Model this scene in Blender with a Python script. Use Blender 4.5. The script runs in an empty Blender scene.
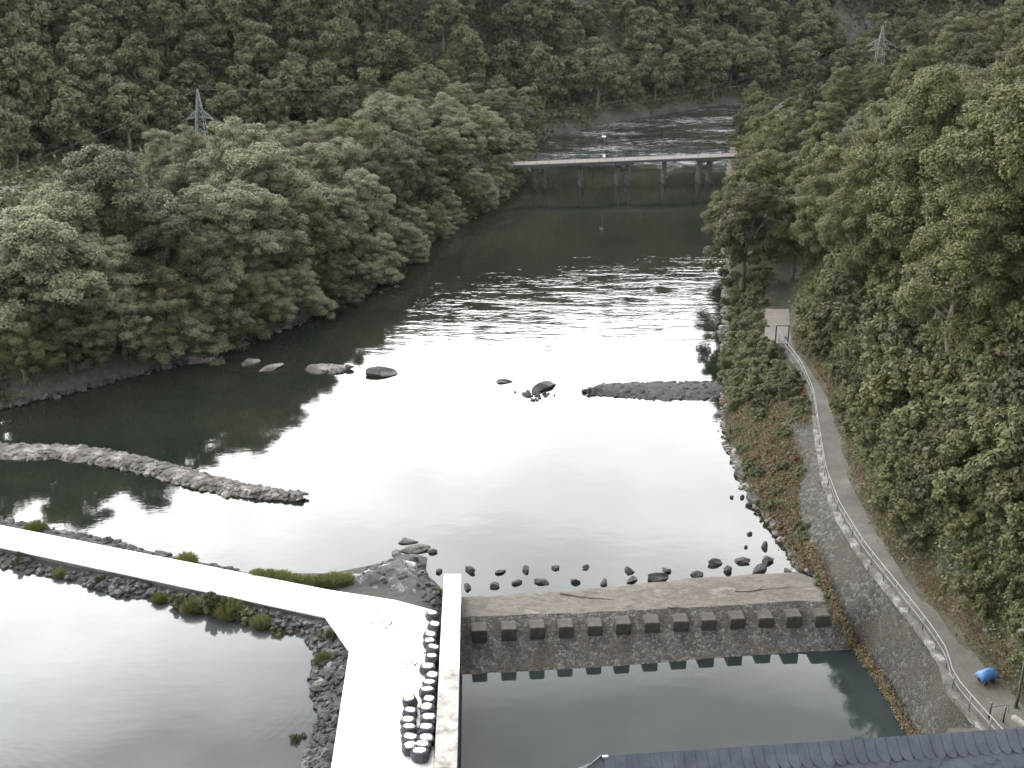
import bpy, bmesh, math, random
import numpy as np
from mathutils import Vector, Matrix, noise as mnoise

R = math.radians
rnd = random.Random(7)
nrg = np.random.default_rng(11)
sc = bpy.context.scene
C = sc.collection

# ------------------------------------------------------------------ camera, sky, sun, exposure
CAM_H, PITCH, F = 45.0, R(21.6), 1200.0
cd = bpy.data.cameras.new('camera'); cam = bpy.data.objects.new('camera', cd); C.objects.link(cam)
cam.location = (0, 0, CAM_H); cam.rotation_euler = (R(90) - PITCH, 0, 0)
cd.sensor_width = 36; cd.lens = F / 1024 * 36; cd.clip_end = 6000; cd.clip_start = 0.5
sc.camera = cam

SUN_EL, SUN_AZ = R(54), R(-25)      # azimuth clockwise from +Y (river direction)
world = bpy.data.worlds.new('World'); sc.world = world; world.use_nodes = True
nt = world.node_tree; nt.nodes.clear()
wo = nt.nodes.new('ShaderNodeOutputWorld'); bg = nt.nodes.new('ShaderNodeBackground')
sky = nt.nodes.new('ShaderNodeTexSky'); sky.sky_type = 'NISHITA'; sky.sun_disc = False
sky.sun_elevation = SUN_EL; sky.sun_rotation = SUN_AZ; sky.air_density = 1.2; sky.dust_density = 2.0
tc = nt.nodes.new('ShaderNodeTexCoord')
mp = nt.nodes.new('ShaderNodeMapping'); mp.inputs['Scale'].default_value = (1.6, 1.6, 4.2)
nz = nt.nodes.new('ShaderNodeTexNoise'); nz.inputs['Scale'].default_value = 1.5
nz.inputs['Detail'].default_value = 5; nz.inputs['Roughness'].default_value = 0.55
cr = nt.nodes.new('ShaderNodeValToRGB')            # overcast cloud deck: grey bellies, brighter breaks
cr.color_ramp.elements[0].position = 0.34; cr.color_ramp.elements[0].color = (0.58, 0.605, 0.63, 1)
cr.color_ramp.elements[1].position = 0.68; cr.color_ramp.elements[1].color = (1.42, 1.39, 1.34, 1)
sx = nt.nodes.new('ShaderNodeSeparateXYZ')
el = nt.nodes.new('ShaderNodeValToRGB')             # the morning sky is bright low down, dull grey overhead
e = el.color_ramp.elements
for _ in range(4): e.new(0.5)
for k, (p_, v_) in enumerate(((0.0, 19.0), (0.42, 20.0), (0.51, 20.5), (0.555, 14.0), (0.60, 5.4), (1.0, 4.0))):
    e[k].position = p_; e[k].color = (v_, v_, v_, 1)
fw = nt.nodes.new('ShaderNodeMapRange')             # brighter towards the sunrise, down the valley
fw.inputs['From Min'].default_value = -0.5; fw.inputs['From Max'].default_value = 0.75
fw.inputs['To Min'].default_value = 0.42; fw.inputs['To Max'].default_value = 1.0
wob = nt.nodes.new('ShaderNodeMath'); wob.operation = 'MULTIPLY_ADD'; wob.inputs[1].default_value = 0.26
wsub = nt.nodes.new('ShaderNodeMath'); wsub.operation = 'SUBTRACT'; wsub.inputs[1].default_value = 0.13
mul0 = nt.nodes.new('ShaderNodeVectorMath'); mul0.operation = 'MULTIPLY'
mul = nt.nodes.new('ShaderNodeVectorMath'); mul.operation = 'SCALE'
mix = nt.nodes.new('ShaderNodeMix'); mix.data_type = 'RGBA'; mix.inputs[0].default_value = 0.9
L = nt.links.new
L(tc.outputs['Generated'], mp.inputs['Vector']); L(mp.outputs[0], nz.inputs['Vector'])
L(nz.outputs['Fac'], cr.inputs[0]); L(tc.outputs['Generated'], sx.inputs[0])
L(nz.outputs['Fac'], wob.inputs[0]); L(sx.outputs['Z'], wob.inputs[2]); L(wob.outputs[0], wsub.inputs[0]); L(wsub.outputs[0], el.inputs[0])
L(sx.outputs['Y'], fw.inputs['Value'])
L(cr.outputs[0], mul0.inputs[0]); L(el.outputs[0], mul0.inputs[1]); L(mul0.outputs[0], mul.inputs[0]); L(fw.outputs[0], mul.inputs['Scale'])
L(sky.outputs[0], mix.inputs[6]); lf = nt.nodes.new('ShaderNodeMapRange'); lf.inputs['From Min'].default_value = -0.42; lf.inputs['From Max'].default_value = 0.02
lf.inputs['To Min'].default_value = 1.6; lf.inputs['To Max'].default_value = 1.0; L(sx.outputs['X'], lf.inputs['Value'])
mulx = nt.nodes.new('ShaderNodeVectorMath'); mulx.operation = 'SCALE'; L(mul.outputs[0], mulx.inputs[0]); L(lf.outputs[0], mulx.inputs['Scale'])
L(mulx.outputs[0], mix.inputs[7])
L(mix.outputs[2], bg.inputs['Color']); bg.inputs['Strength'].default_value = 0.12
L(bg.outputs[0], wo.inputs['Surface'])

sd = bpy.data.lights.new('sun', 'SUN'); sd.energy = 0.5; sd.angle = R(12); sd.color = (1.0, 0.96, 0.9)
sun = bpy.data.objects.new('sun', sd); C.objects.link(sun)
sdir = Vector((math.sin(SUN_AZ) * math.cos(SUN_EL), math.cos(SUN_AZ) * math.cos(SUN_EL), math.sin(SUN_EL)))
sun.rotation_euler = sdir.to_track_quat('Z', 'Y').to_euler()
sun.location = sdir * 200

vs = sc.view_settings
vs.view_transform = 'Standard'; vs.look = 'None'; vs.gamma = 1.0; vs.use_curve_mapping = False
vs.exposure = 2.2
sc.cycles.max_bounces = 6; sc.cycles.diffuse_bounces = 3; sc.cycles.glossy_bounces = 3
sc.cycles.transmission_bounces = 3; sc.cycles.transparent_max_bounces = 6; sc.cycles.volume_bounces = 0
sc.cycles.use_denoising = True

# ------------------------------------------------------------------ helpers
CP, SP = math.cos(PITCH), math.sin(PITCH)

def G(px, py, z=0.0):
    """real ground point at height z seen at that picture position"""
    u, v = (px - 512) / F, (384 - py) / F
    dx, dy, dz = u, CP + v * SP, -SP + v * CP
    t = (z - CAM_H) / dz
    return Vector((dx * t, dy * t, z))

def proj(x, y, z):
    dz = z - CAM_H
    depth = y * CP - dz * SP
    up = y * SP + dz * CP
    return 512 + F * x / depth, 384 - F * up / depth, depth

def tag(o, label=None, cat=None, group=None, kind=None):
    if label: o['label'] = label
    if cat: o['category'] = cat
    if group: o['group'] = group
    if kind: o['kind'] = kind
    return o

def empty(name, loc=(0, 0, 0), rz=0.0):
    o = bpy.data.objects.new(name, None); C.objects.link(o)
    o.location = loc; o.rotation_euler = (0, 0, rz); o.empty_display_size = 0.5
    return o

def link(name, me, parent=None):
    o = bpy.data.objects.new(name, me); C.objects.link(o)
    if parent: o.parent = parent
    return o

def mesh_from(name, verts, faces, mat=None, smooth=False):
    me = bpy.data.meshes.new(name); me.from_pydata([tuple(v) for v in verts], [], faces)
    if mat: me.materials.append(mat)
    if smooth: me.polygons.foreach_set('use_smooth', [True] * len(me.polygons))
    me.update()
    return me

def mesh_np(name, V, Fq, mats, midx=None, smooth=False):
    """V (n,3), Fq (m,k) all faces with the same corner count"""
    me = bpy.data.meshes.new(name)
    V = np.asarray(V, np.float32); Fq = np.asarray(Fq, np.int32)
    m, k = Fq.shape
    me.vertices.add(len(V)); me.vertices.foreach_set('co', V.ravel())
    me.loops.add(m * k); me.loops.foreach_set('vertex_index', Fq.ravel())
    me.polygons.add(m)
    me.polygons.foreach_set('loop_start', np.arange(0, m * k, k, dtype=np.int32))
    me.polygons.foreach_set('loop_total', np.full(m, k, np.int32))
    for mt in mats: me.materials.append(mt)
    if midx is not None: me.polygons.foreach_set('material_index', np.asarray(midx, np.int32))
    me.polygons.foreach_set('use_smooth', np.full(m, smooth))
    me.update(); me.validate()
    return me

class MB:
    """collects solid shapes; build() links them as one mesh object"""
    def __init__(s): s.v, s.f = [], []
    def box(s, x0, x1, y0, y1, z0, z1, M=None, bev=0.0):
        b = len(s.v)
        if bev > 0:
            bm = bmesh.new(); bmesh.ops.create_cube(bm, size=1)
            for v in bm.verts:
                v.co = Vector(((x0 + x1) / 2 + v.co.x * (x1 - x0), (y0 + y1) / 2 + v.co.y * (y1 - y0), (z0 + z1) / 2 + v.co.z * (z1 - z0)))
            bmesh.ops.bevel(bm, geom=bm.edges[:], offset=bev, segments=2, affect='EDGES')
            bm.verts.index_update()
            for v in bm.verts: s.v.append((M @ v.co) if M else v.co.copy())
            for f in bm.faces: s.f.append([b + v.index for v in f.verts])
            bm.free(); return s
        P = [Vector(p) for p in ((x0,y0,z0),(x1,y0,z0),(x1,y1,z0),(x0,y1,z0),(x0,y0,z1),(x1,y0,z1),(x1,y1,z1),(x0,y1,z1))]
        if M: P = [M @ p for p in P]
        s.v += P
        s.f += [[b+i for i in q] for q in ((0,3,2,1),(4,5,6,7),(0,1,5,4),(1,2,6,5),(2,3,7,6),(3,0,4,7))]
        return s
    def tube(s, pts, rad, n=6, cap=True):
        pts = [Vector(p) for p in pts]; b = len(s.v)
        rr = rad if isinstance(rad, (list, tuple)) else [rad] * len(pts)
        for i, p in enumerate(pts):
            d = (pts[min(i+1, len(pts)-1)] - pts[max(i-1, 0)]).normalized()
            a = Vector((0,0,1)) if abs(d.z) < 0.9 else Vector((1,0,0))
            u = d.cross(a).normalized(); w = u.cross(d).normalized()
            for k in range(n):
                t = 2*math.pi*k/n
                s.v.append(p + (u*math.cos(t) + w*math.sin(t)) * rr[i])
        for i in range(len(pts)-1):
            for k in range(n):
                k2 = (k+1) % n
                s.f.append([b+i*n+k, b+i*n+k2, b+(i+1)*n+k2, b+(i+1)*n+k])
        if cap:
            s.f.append([b+k for k in range(n)][::-1]); e = b+(len(pts)-1)*n
            s.f.append([e+k for k in range(n)])
        return s
    def prism(s, poly, z0, z1):
        b = len(s.v); n = len(poly)
        s.v += [Vector((p[0], p[1], z0)) for p in poly] + [Vector((p[0], p[1], z1)) for p in poly]
        s.f.append([b+i for i in range(n)][::-1]); s.f.append([b+n+i for i in range(n)])
        for i in range(n):
            j = (i+1) % n; s.f.append([b+i, b+j, b+n+j, b+n+i])
        return s
    def me(s, name, mat, smooth=False):
        m = mesh_from(name, s.v, s.f, mat, smooth)
        bm = bmesh.new(); bm.from_mesh(m); bmesh.ops.recalc_face_normals(bm, faces=bm.faces[:]); bm.to_mesh(m); bm.free()
        return m
    def build(s, name, mat, parent=None, smooth=False):
        return link(name, s.me(name, mat, smooth), parent)

ORD = ['first','second','third','fourth','fifth','sixth','seventh','eighth','ninth','tenth','eleventh','twelfth','thirteenth',
       'fourteenth','fifteenth','sixteenth','seventeenth','eighteenth','nineteenth','twentieth','twenty-first','twenty-second',
       'twenty-third','twenty-fourth','twenty-fifth','twenty-sixth','twenty-seventh','twenty-eighth','twenty-ninth','thirtieth']
for _t in ('thirty', 'forty', 'fifty', 'sixty'):
    ORD += [_t + '-' + o_ for o_ in ORD[:9]] + [{'thirty': 'fortieth', 'forty': 'fiftieth', 'fifty': 'sixtieth', 'sixty': 'seventieth'}[_t]]

# ------------------------------------------------------------------ materials
def mat_new(name):
    m = bpy.data.materials.new(name); m.use_nodes = True
    n = m.node_tree; b = n.nodes['Principled BSDF']
    return m, n, b

def ramp(n, fac, stops):
    c = n.nodes.new('ShaderNodeValToRGB'); e = c.color_ramp.elements
    while len(e) < len(stops): e.new(0.5)
    for k, (p, col) in enumerate(stops):
        e[k].position = p; e[k].color = (*col, 1) if len(col) == 3 else col
    n.links.new(fac, c.inputs[0]); return c

def noise_tex(n, scale, detail=4, rough=0.55, vec=None, coord='Object', mapscale=None):
    t = n.nodes.new('ShaderNodeTexCoord') if vec is None else None
    src = t.outputs[coord] if vec is None else vec
    if mapscale:
        mpn = n.nodes.new('ShaderNodeMapping'); mpn.inputs['Scale'].default_value = mapscale
        n.links.new(src, mpn.inputs[0]); src = mpn.outputs[0]
    x = n.nodes.new('ShaderNodeTexNoise'); x.inputs['Scale'].default_value = scale
    x.inputs['Detail'].default_value = detail; x.inputs['Roughness'].default_value = rough
    n.links.new(src, x.inputs['Vector']); return x

def simple(name, cols, scale=1.0, rough=0.85, bump=0.0, bscale=None, metallic=0.0, detail=6, coord='Object', dist=0.05):
    m, n, b = mat_new(name)
    x = noise_tex(n, scale, detail, 0.65, coord=coord)
    k = len(cols); st = [(0.32 + 0.36*i/max(1, k-1), c) for i, c in enumerate(cols)]
    c = ramp(n, x.outputs['Fac'], st); n.links.new(c.outputs[0], b.inputs['Base Color'])
    b.inputs['Roughness'].default_value = rough; b.inputs['Metallic'].default_value = metallic
    if bump:
        y = noise_tex(n, bscale or scale*4, 6, 0.7, coord=coord)
        bp = n.nodes.new('ShaderNodeBump'); bp.inputs['Strength'].default_value = bump; bp.inputs['Distance'].default_value = dist
        n.links.new(y.outputs['Fac'], bp.inputs['Height']); n.links.new(bp.outputs[0], b.inputs['Normal'])
    return m

LEAF_V = 0.84      # leaf reflectance of the species mix
def leaf_mat(name, c0, c1, c2, hue=0.02, clump=0.5, transl=0.15):
    """c0..c2: range of leaf colours; every tree takes its own tint, every clump its own tone"""
    m, n, b = mat_new(name)
    oi = n.nodes.new('ShaderNodeObjectInfo')
    x = noise_tex(n, clump, 3, 0.6)
    fine = noise_tex(n, 3.5, 2, 0.5)
    ad = n.nodes.new('ShaderNodeMath'); ad.operation = 'MULTIPLY_ADD'; ad.inputs[1].default_value = 0.55
    n.links.new(oi.outputs['Random'], ad.inputs[0]); n.links.new(x.outputs['Fac'], ad.inputs[2])
    a2 = n.nodes.new('ShaderNodeMath'); a2.operation = 'MULTIPLY_ADD'; a2.inputs[1].default_value = 0.5
    n.links.new(fine.outputs['Fac'], a2.inputs[0]); n.links.new(ad.outputs[0], a2.inputs[2])
    c = ramp(n, a2.outputs[0], [(0.60, c0), (0.95, c1), (1.25 if False else 1.0, c2)])
    c.color_ramp.elements[0].position = 0.62; c.color_ramp.elements[1].position = 0.86; c.color_ramp.elements[2].position = 1.0
    hs = n.nodes.new('ShaderNodeHueSaturation'); hs.inputs['Value'].default_value = LEAF_V
    mrh = n.nodes.new('ShaderNodeMapRange'); mrh.inputs['To Min'].default_value = 0.5 - hue; mrh.inputs['To Max'].default_value = 0.5 + hue
    n.links.new(oi.outputs['Random'], mrh.inputs['Value']); n.links.new(mrh.outputs[0], hs.inputs['Hue'])
    n.links.new(c.outputs[0], hs.inputs['Color'])
    n.links.new(hs.outputs[0], b.inputs['Base Color'])
    b.inputs['Roughness'].default_value = 0.7; b.inputs['Specular IOR Level'].default_value = 0.25
    tr = n.nodes.new('ShaderNodeBsdfTranslucent'); n.links.new(hs.outputs[0], tr.inputs['Color'])
    mx = n.nodes.new('ShaderNodeMixShader'); mx.inputs[0].default_value = transl
    n.links.new(b.outputs[0], mx.inputs[1]); n.links.new(tr.outputs[0], mx.inputs[2])
    n.links.new(mx.outputs[0], n.nodes['Material Output'].inputs['Surface'])
    return m

M = {}
M['willow'] = leaf_mat('leaf_willow', (0.036,0.039,0.022), (0.088,0.092,0.052), (0.165,0.166,0.098), 0.015)
M['broad'] = leaf_mat('leaf_broad', (0.026,0.029,0.014), (0.056,0.058,0.025), (0.095,0.093,0.037), 0.035)
M['hill'] = leaf_mat('leaf_hill', (0.036,0.040,0.021), (0.060,0.063,0.031), (0.090,0.090,0.043), 0.025)
M['shrub'] = leaf_mat('leaf_shrub', (0.036,0.046,0.021), (0.065,0.078,0.032), (0.095,0.108,0.045), 0.015, clump=1.0)
M['yellow'] = leaf_mat('leaf_yellow', (0.070,0.075,0.025), (0.100,0.105,0.037), (0.140,0.140,0.050), 0.01)
M['grass'] = leaf_mat('leaf_grass', (0.070,0.085,0.029), (0.120,0.135,0.045), (0.180,0.180,0.069), 0.02, clump=2.0)
M['rust'] = leaf_mat('leaf_rust', (0.080,0.045,0.026), (0.135,0.078,0.044), (0.115,0.088,0.048), 0.02, clump=2.0)
M['bark'] = simple('bark', [(0.05,0.042,0.034), (0.11,0.095,0.075)], 2.5, 0.95, 0.6, 9)
M['white_concrete'] = simple('pale_concrete', [(0.50,0.50,0.49), (0.60,0.60,0.58), (0.66,0.66,0.64)], 0.25, 0.8, 0.15, 3)
M['coping'] = simple('pale_coping', [(0.09,0.085,0.078), (0.25,0.24,0.225), (0.33,0.32,0.30)], 1.1, 0.85, 0.3, 6)
M['dark_concrete'] = simple('dark_wet_concrete', [(0.018,0.016,0.014), (0.04,0.034,0.03), (0.07,0.064,0.058)], 0.8, 0.8, 0.5, 4)
M['block'] = simple('block_concrete', [(0.018,0.015,0.012), (0.038,0.032,0.026), (0.085,0.076,0.066)], 1.2, 0.85, 0.5, 6)
M['rock'] = simple('dark_rock', [(0.010,0.010,0.011), (0.022,0.0215,0.022), (0.10,0.096,0.092)], 0.9, 0.85, 0.8, 5)
M['rock_brown'] = simple('brown_grey_rock', [(0.040,0.036,0.033), (0.085,0.078,0.072), (0.22,0.205,0.19)], 0.9, 0.9, 0.7, 5)
M['gravel'] = simple('grey_gravel', [(0.016,0.017,0.016), (0.030,0.031,0.030), (0.065,0.063,0.060)], 2.5, 0.95, 0.8, 12)
M['metal'] = simple('galvanised_steel', [(0.14,0.15,0.155), (0.21,0.22,0.225)], 3, 0.5, metallic=0.7)
M['pylon'] = simple('pylon_steel', [(0.11,0.125,0.115), (0.17,0.19,0.18)], 1, 0.6, metallic=0.3)
M['dark_metal'] = simple('dark_painted_metal', [(0.035,0.037,0.04), (0.06,0.062,0.065)], 3, 0.5, metallic=0.3)
M['cable'] = simple('cable_steel', [(0.05,0.055,0.055), (0.08,0.085,0.085)], 1, 0.8)
M['bridge_deck'] = simple('bridge_deck_paving', [(0.085,0.078,0.073), (0.13,0.12,0.112)], 0.6, 0.9, 0.2, 4)
M['bridge_side'] = simple('bridge_girder_steel', [(0.03,0.037,0.042), (0.05,0.06,0.066)], 0.5, 0.7)
M['pier'] = simple('bridge_pier_concrete', [(0.024,0.024,0.023), (0.055,0.054,0.051)], 0.7, 0.9, 0.3, 4)
M['pier_dark'] = simple('bridge_pier_wet', [(0.014,0.014,0.014), (0.03,0.03,0.028)], 0.7, 0.8)
M['lamp_white'] = simple('white_lamp_shell', [(0.75,0.75,0.74), (0.82,0.82,0.8)], 1, 0.4)
M['slate'] = simple('blue_grey_slate', [(0.034,0.042,0.062), (0.052,0.062,0.086), (0.075,0.087,0.108)], 1.6, 0.45, 0.25, 9)
M['lead'] = simple('lead_flashing', [(0.20,0.22,0.25), (0.34,0.36,0.40)], 1.5, 0.5, metallic=0.2)
M['render_wall'] = simple('house_sandstone', [(0.22,0.19,0.16), (0.33,0.29,0.25)], 0.8, 0.9, 0.4, 3)
M['tarp'] = simple('blue_tarpaulin', [(0.035,0.11,0.26), (0.07,0.17,0.36)], 4, 0.45, 0.3, 8)
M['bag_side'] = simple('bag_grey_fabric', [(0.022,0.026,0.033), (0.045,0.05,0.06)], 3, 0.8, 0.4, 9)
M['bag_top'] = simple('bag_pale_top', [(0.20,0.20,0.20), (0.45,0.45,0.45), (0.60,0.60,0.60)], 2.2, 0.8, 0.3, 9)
M['sign'] = simple('sign_grey', [(0.08,0.09,0.10), (0.14,0.15,0.16)], 5, 0.6)
M['glass'] = simple('window_glass', [(0.02,0.025,0.03), (0.04,0.045,0.05)], 1, 0.1)

# path of worn gravel asphalt
def path_mat():
    m, n, b = mat_new('worn_path')
    x = noise_tex(n, 0.35, 6, 0.7); y = noise_tex(n, 6, 5, 0.7)
    c = ramp(n, x.outputs['Fac'], [(0.35, (0.056,0.050,0.042)), (0.55, (0.082,0.075,0.064)), (0.7, (0.112,0.104,0.092))])
    mx = n.nodes.new('ShaderNodeMix'); mx.data_type = 'RGBA'; mx.blend_type = 'MULTIPLY'; mx.inputs[0].default_value = 0.6
    c2 = ramp(n, y.outputs['Fac'], [(0.3, (0.6,0.6,0.6)), (0.7, (1.15,1.15,1.15))])
    n.links.new(c.outputs[0], mx.inputs[6]); n.links.new(c2.outputs[0], mx.inputs[7]); n.links.new(mx.outputs[2], b.inputs['Base Color'])
    b.inputs['Roughness'].default_value = 0.95
    bp = n.nodes.new('ShaderNodeBump'); bp.inputs['Strength'].default_value = 0.4; bp.inputs['Distance'].default_value = 0.03
    n.links.new(y.outputs['Fac'], bp.inputs['Height']); n.links.new(bp.outputs[0], b.inputs['Normal'])
    return m
M['path'] = path_mat()

def masonry_mat(name, base, joint, patch, scale=1.6, patch_amt=(0.5, 0.62)):
    m, n, b = mat_new(name)
    t = n.nodes.new('ShaderNodeTexCoord')
    v = n.nodes.new('ShaderNodeTexVoronoi'); v.inputs['Scale'].default_value = scale
    n.links.new(t.outputs['Object'], v.inputs['Vector'])
    e = n.nodes.new('ShaderNodeTexVoronoi'); e.feature = 'DISTANCE_TO_EDGE'; e.inputs['Scale'].default_value = scale
    n.links.new(t.outputs['Object'], e.inputs['Vector'])
    sp = n.nodes.new('ShaderNodeSeparateColor'); n.links.new(v.outputs['Color'], sp.inputs[0])
    c = ramp(n, sp.outputs[0], [(0.0, base[0]), (0.5, base[1]), (1.0, base[2])])
    j = ramp(n, e.outputs['Distance'], [(0.0, (1,1,1)), (0.09, (0,0,0))])
    mx = n.nodes.new('ShaderNodeMix'); mx.data_type = 'RGBA'
    n.links.new(j.outputs[0], mx.inputs[0]); n.links.new(c.outputs[0], mx.inputs[6]); mx.inputs[7].default_value = (*joint, 1)
    x = noise_tex(n, 0.28, 7, 0.7, vec=t.outputs['Object'])
    pm = ramp(n, x.outputs['Fac'], [(patch_amt[0], (0,0,0)), (patch_amt[1], (1,1,1))])
    m2 = n.nodes.new('ShaderNodeMix'); m2.data_type = 'RGBA'
    pmul = n.nodes.new('ShaderNodeMath'); pmul.operation = 'MULTIPLY'; pmul.inputs[1].default_value = 0.85
    n.links.new(pm.outputs[0], pmul.inputs[0]); n.links.new(pmul.outputs[0], m2.inputs[0])
    n.links.new(mx.outputs[2], m2.inputs[6]); m2.inputs[7].default_value = (*patch, 1)
    n.links.new(m2.outputs[2], b.inputs['Base Color']); b.inputs['Roughness'].default_value = 0.9
    y = noise_tex(n, 6, 5, 0.7, vec=t.outputs['Object'])
    ad = n.nodes.new('ShaderNodeMath'); ad.operation = 'ADD'; n.links.new(y.outputs['Fac'], ad.inputs[0])
    h = ramp(n, e.outputs['Distance'], [(0.0, (0,0,0)), (0.15, (1,1,1))]); n.links.new(h.outputs[0], ad.inputs[1])
    bp = n.nodes.new('ShaderNodeBump'); bp.inputs['Strength'].default_value = 0.8; bp.inputs['Distance'].default_value = 0.08
    n.links.new(ad.outputs[0], bp.inputs['Height']); n.links.new(bp.outputs[0], b.inputs['Normal'])
    return m
M['masonry'] = masonry_mat('rough_stone_wall', [(0.014,0.0135,0.012),(0.029,0.027,0.024),(0.080,0.074,0.066)], (0.036,0.034,0.029), (0.034,0.028,0.020), 4.2)
M['apron'] = masonry_mat('weir_stone_pitching', [(0.050,0.046,0.042),(0.088,0.081,0.075),(0.15,0.14,0.13)], (0.035,0.032,0.029), (0.050,0.040,0.033), 5.0)
def sill_mat():
    m, n, b = mat_new('sill_concrete')
    x = noise_tex(n, 0.5, 8, 0.75, mapscale=(0.6, 1.5, 1)); y = noise_tex(n, 3.5, 8, 0.75)
    c = ramp(n, x.outputs['Fac'], [(0.36, (0.040,0.034,0.028)), (0.46, (0.105,0.092,0.078)), (0.55, (0.055,0.047,0.039)), (0.68, (0.17,0.155,0.138))])
    mx = n.nodes.new('ShaderNodeMix'); mx.data_type = 'RGBA'; mx.blend_type = 'MULTIPLY'; mx.inputs[0].default_value = 0.7
    c2 = ramp(n, y.outputs['Fac'], [(0.35, (0.55,0.55,0.55)), (0.6, (1.1,1.1,1.1))])
    n.links.new(c.outputs[0], mx.inputs[6]); n.links.new(c2.outputs[0], mx.inputs[7]); n.links.new(mx.outputs[2], b.inputs['Base Color'])
    b.inputs['Roughness'].default_value = 0.85
    bp = n.nodes.new('ShaderNodeBump'); bp.inputs['Strength'].default_value = 0.6; bp.inputs['Distance'].default_value = 0.05
    n.links.new(y.outputs['Fac'], bp.inputs['Height']); n.links.new(bp.outputs[0], b.inputs['Normal'])
    return m
M['sill'] = sill_mat()

def ground_mat():
    m, n, b = mat_new('ground_soil')
    a = n.nodes.new('ShaderNodeAttribute'); a.attribute_name = 'soil'
    x = noise_tex(n, 1.3, 8, 0.72); y = noise_tex(n, 0.12, 5, 0.6)
    c = ramp(n, x.outputs['Fac'], [(0.3, (0.5,0.5,0.5)), (0.7, (1.4,1.4,1.4))])
    c2 = ramp(n, y.outputs['Fac'], [(0.3, (0.75,0.8,0.75)), (0.7, (1.2,1.15,1.1))])
    m1 = n.nodes.new('ShaderNodeMix'); m1.data_type = 'RGBA'; m1.blend_type = 'MULTIPLY'; m1.inputs[0].default_value = 1
    m2 = n.nodes.new('ShaderNodeMix'); m2.data_type = 'RGBA'; m2.blend_type = 'MULTIPLY'; m2.inputs[0].default_value = 1
    n.links.new(a.outputs['Color'], m1.inputs[6]); n.links.new(c.outputs[0], m1.inputs[7])
    n.links.new(m1.outputs[2], m2.inputs[6]); n.links.new(c2.outputs[0], m2.inputs[7]); n.links.new(m2.outputs[2], b.inputs['Base Color'])
    b.inputs['Roughness'].default_value = 0.95
    bp = n.nodes.new('ShaderNodeBump'); bp.inputs['Strength'].default_value = 0.9; bp.inputs['Distance'].default_value = 0.25
    n.links.new(x.outputs['Fac'], bp.inputs['Height']); n.links.new(bp.outputs[0], b.inputs['Normal'])
    return m
M['ground'] = ground_mat()

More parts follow.
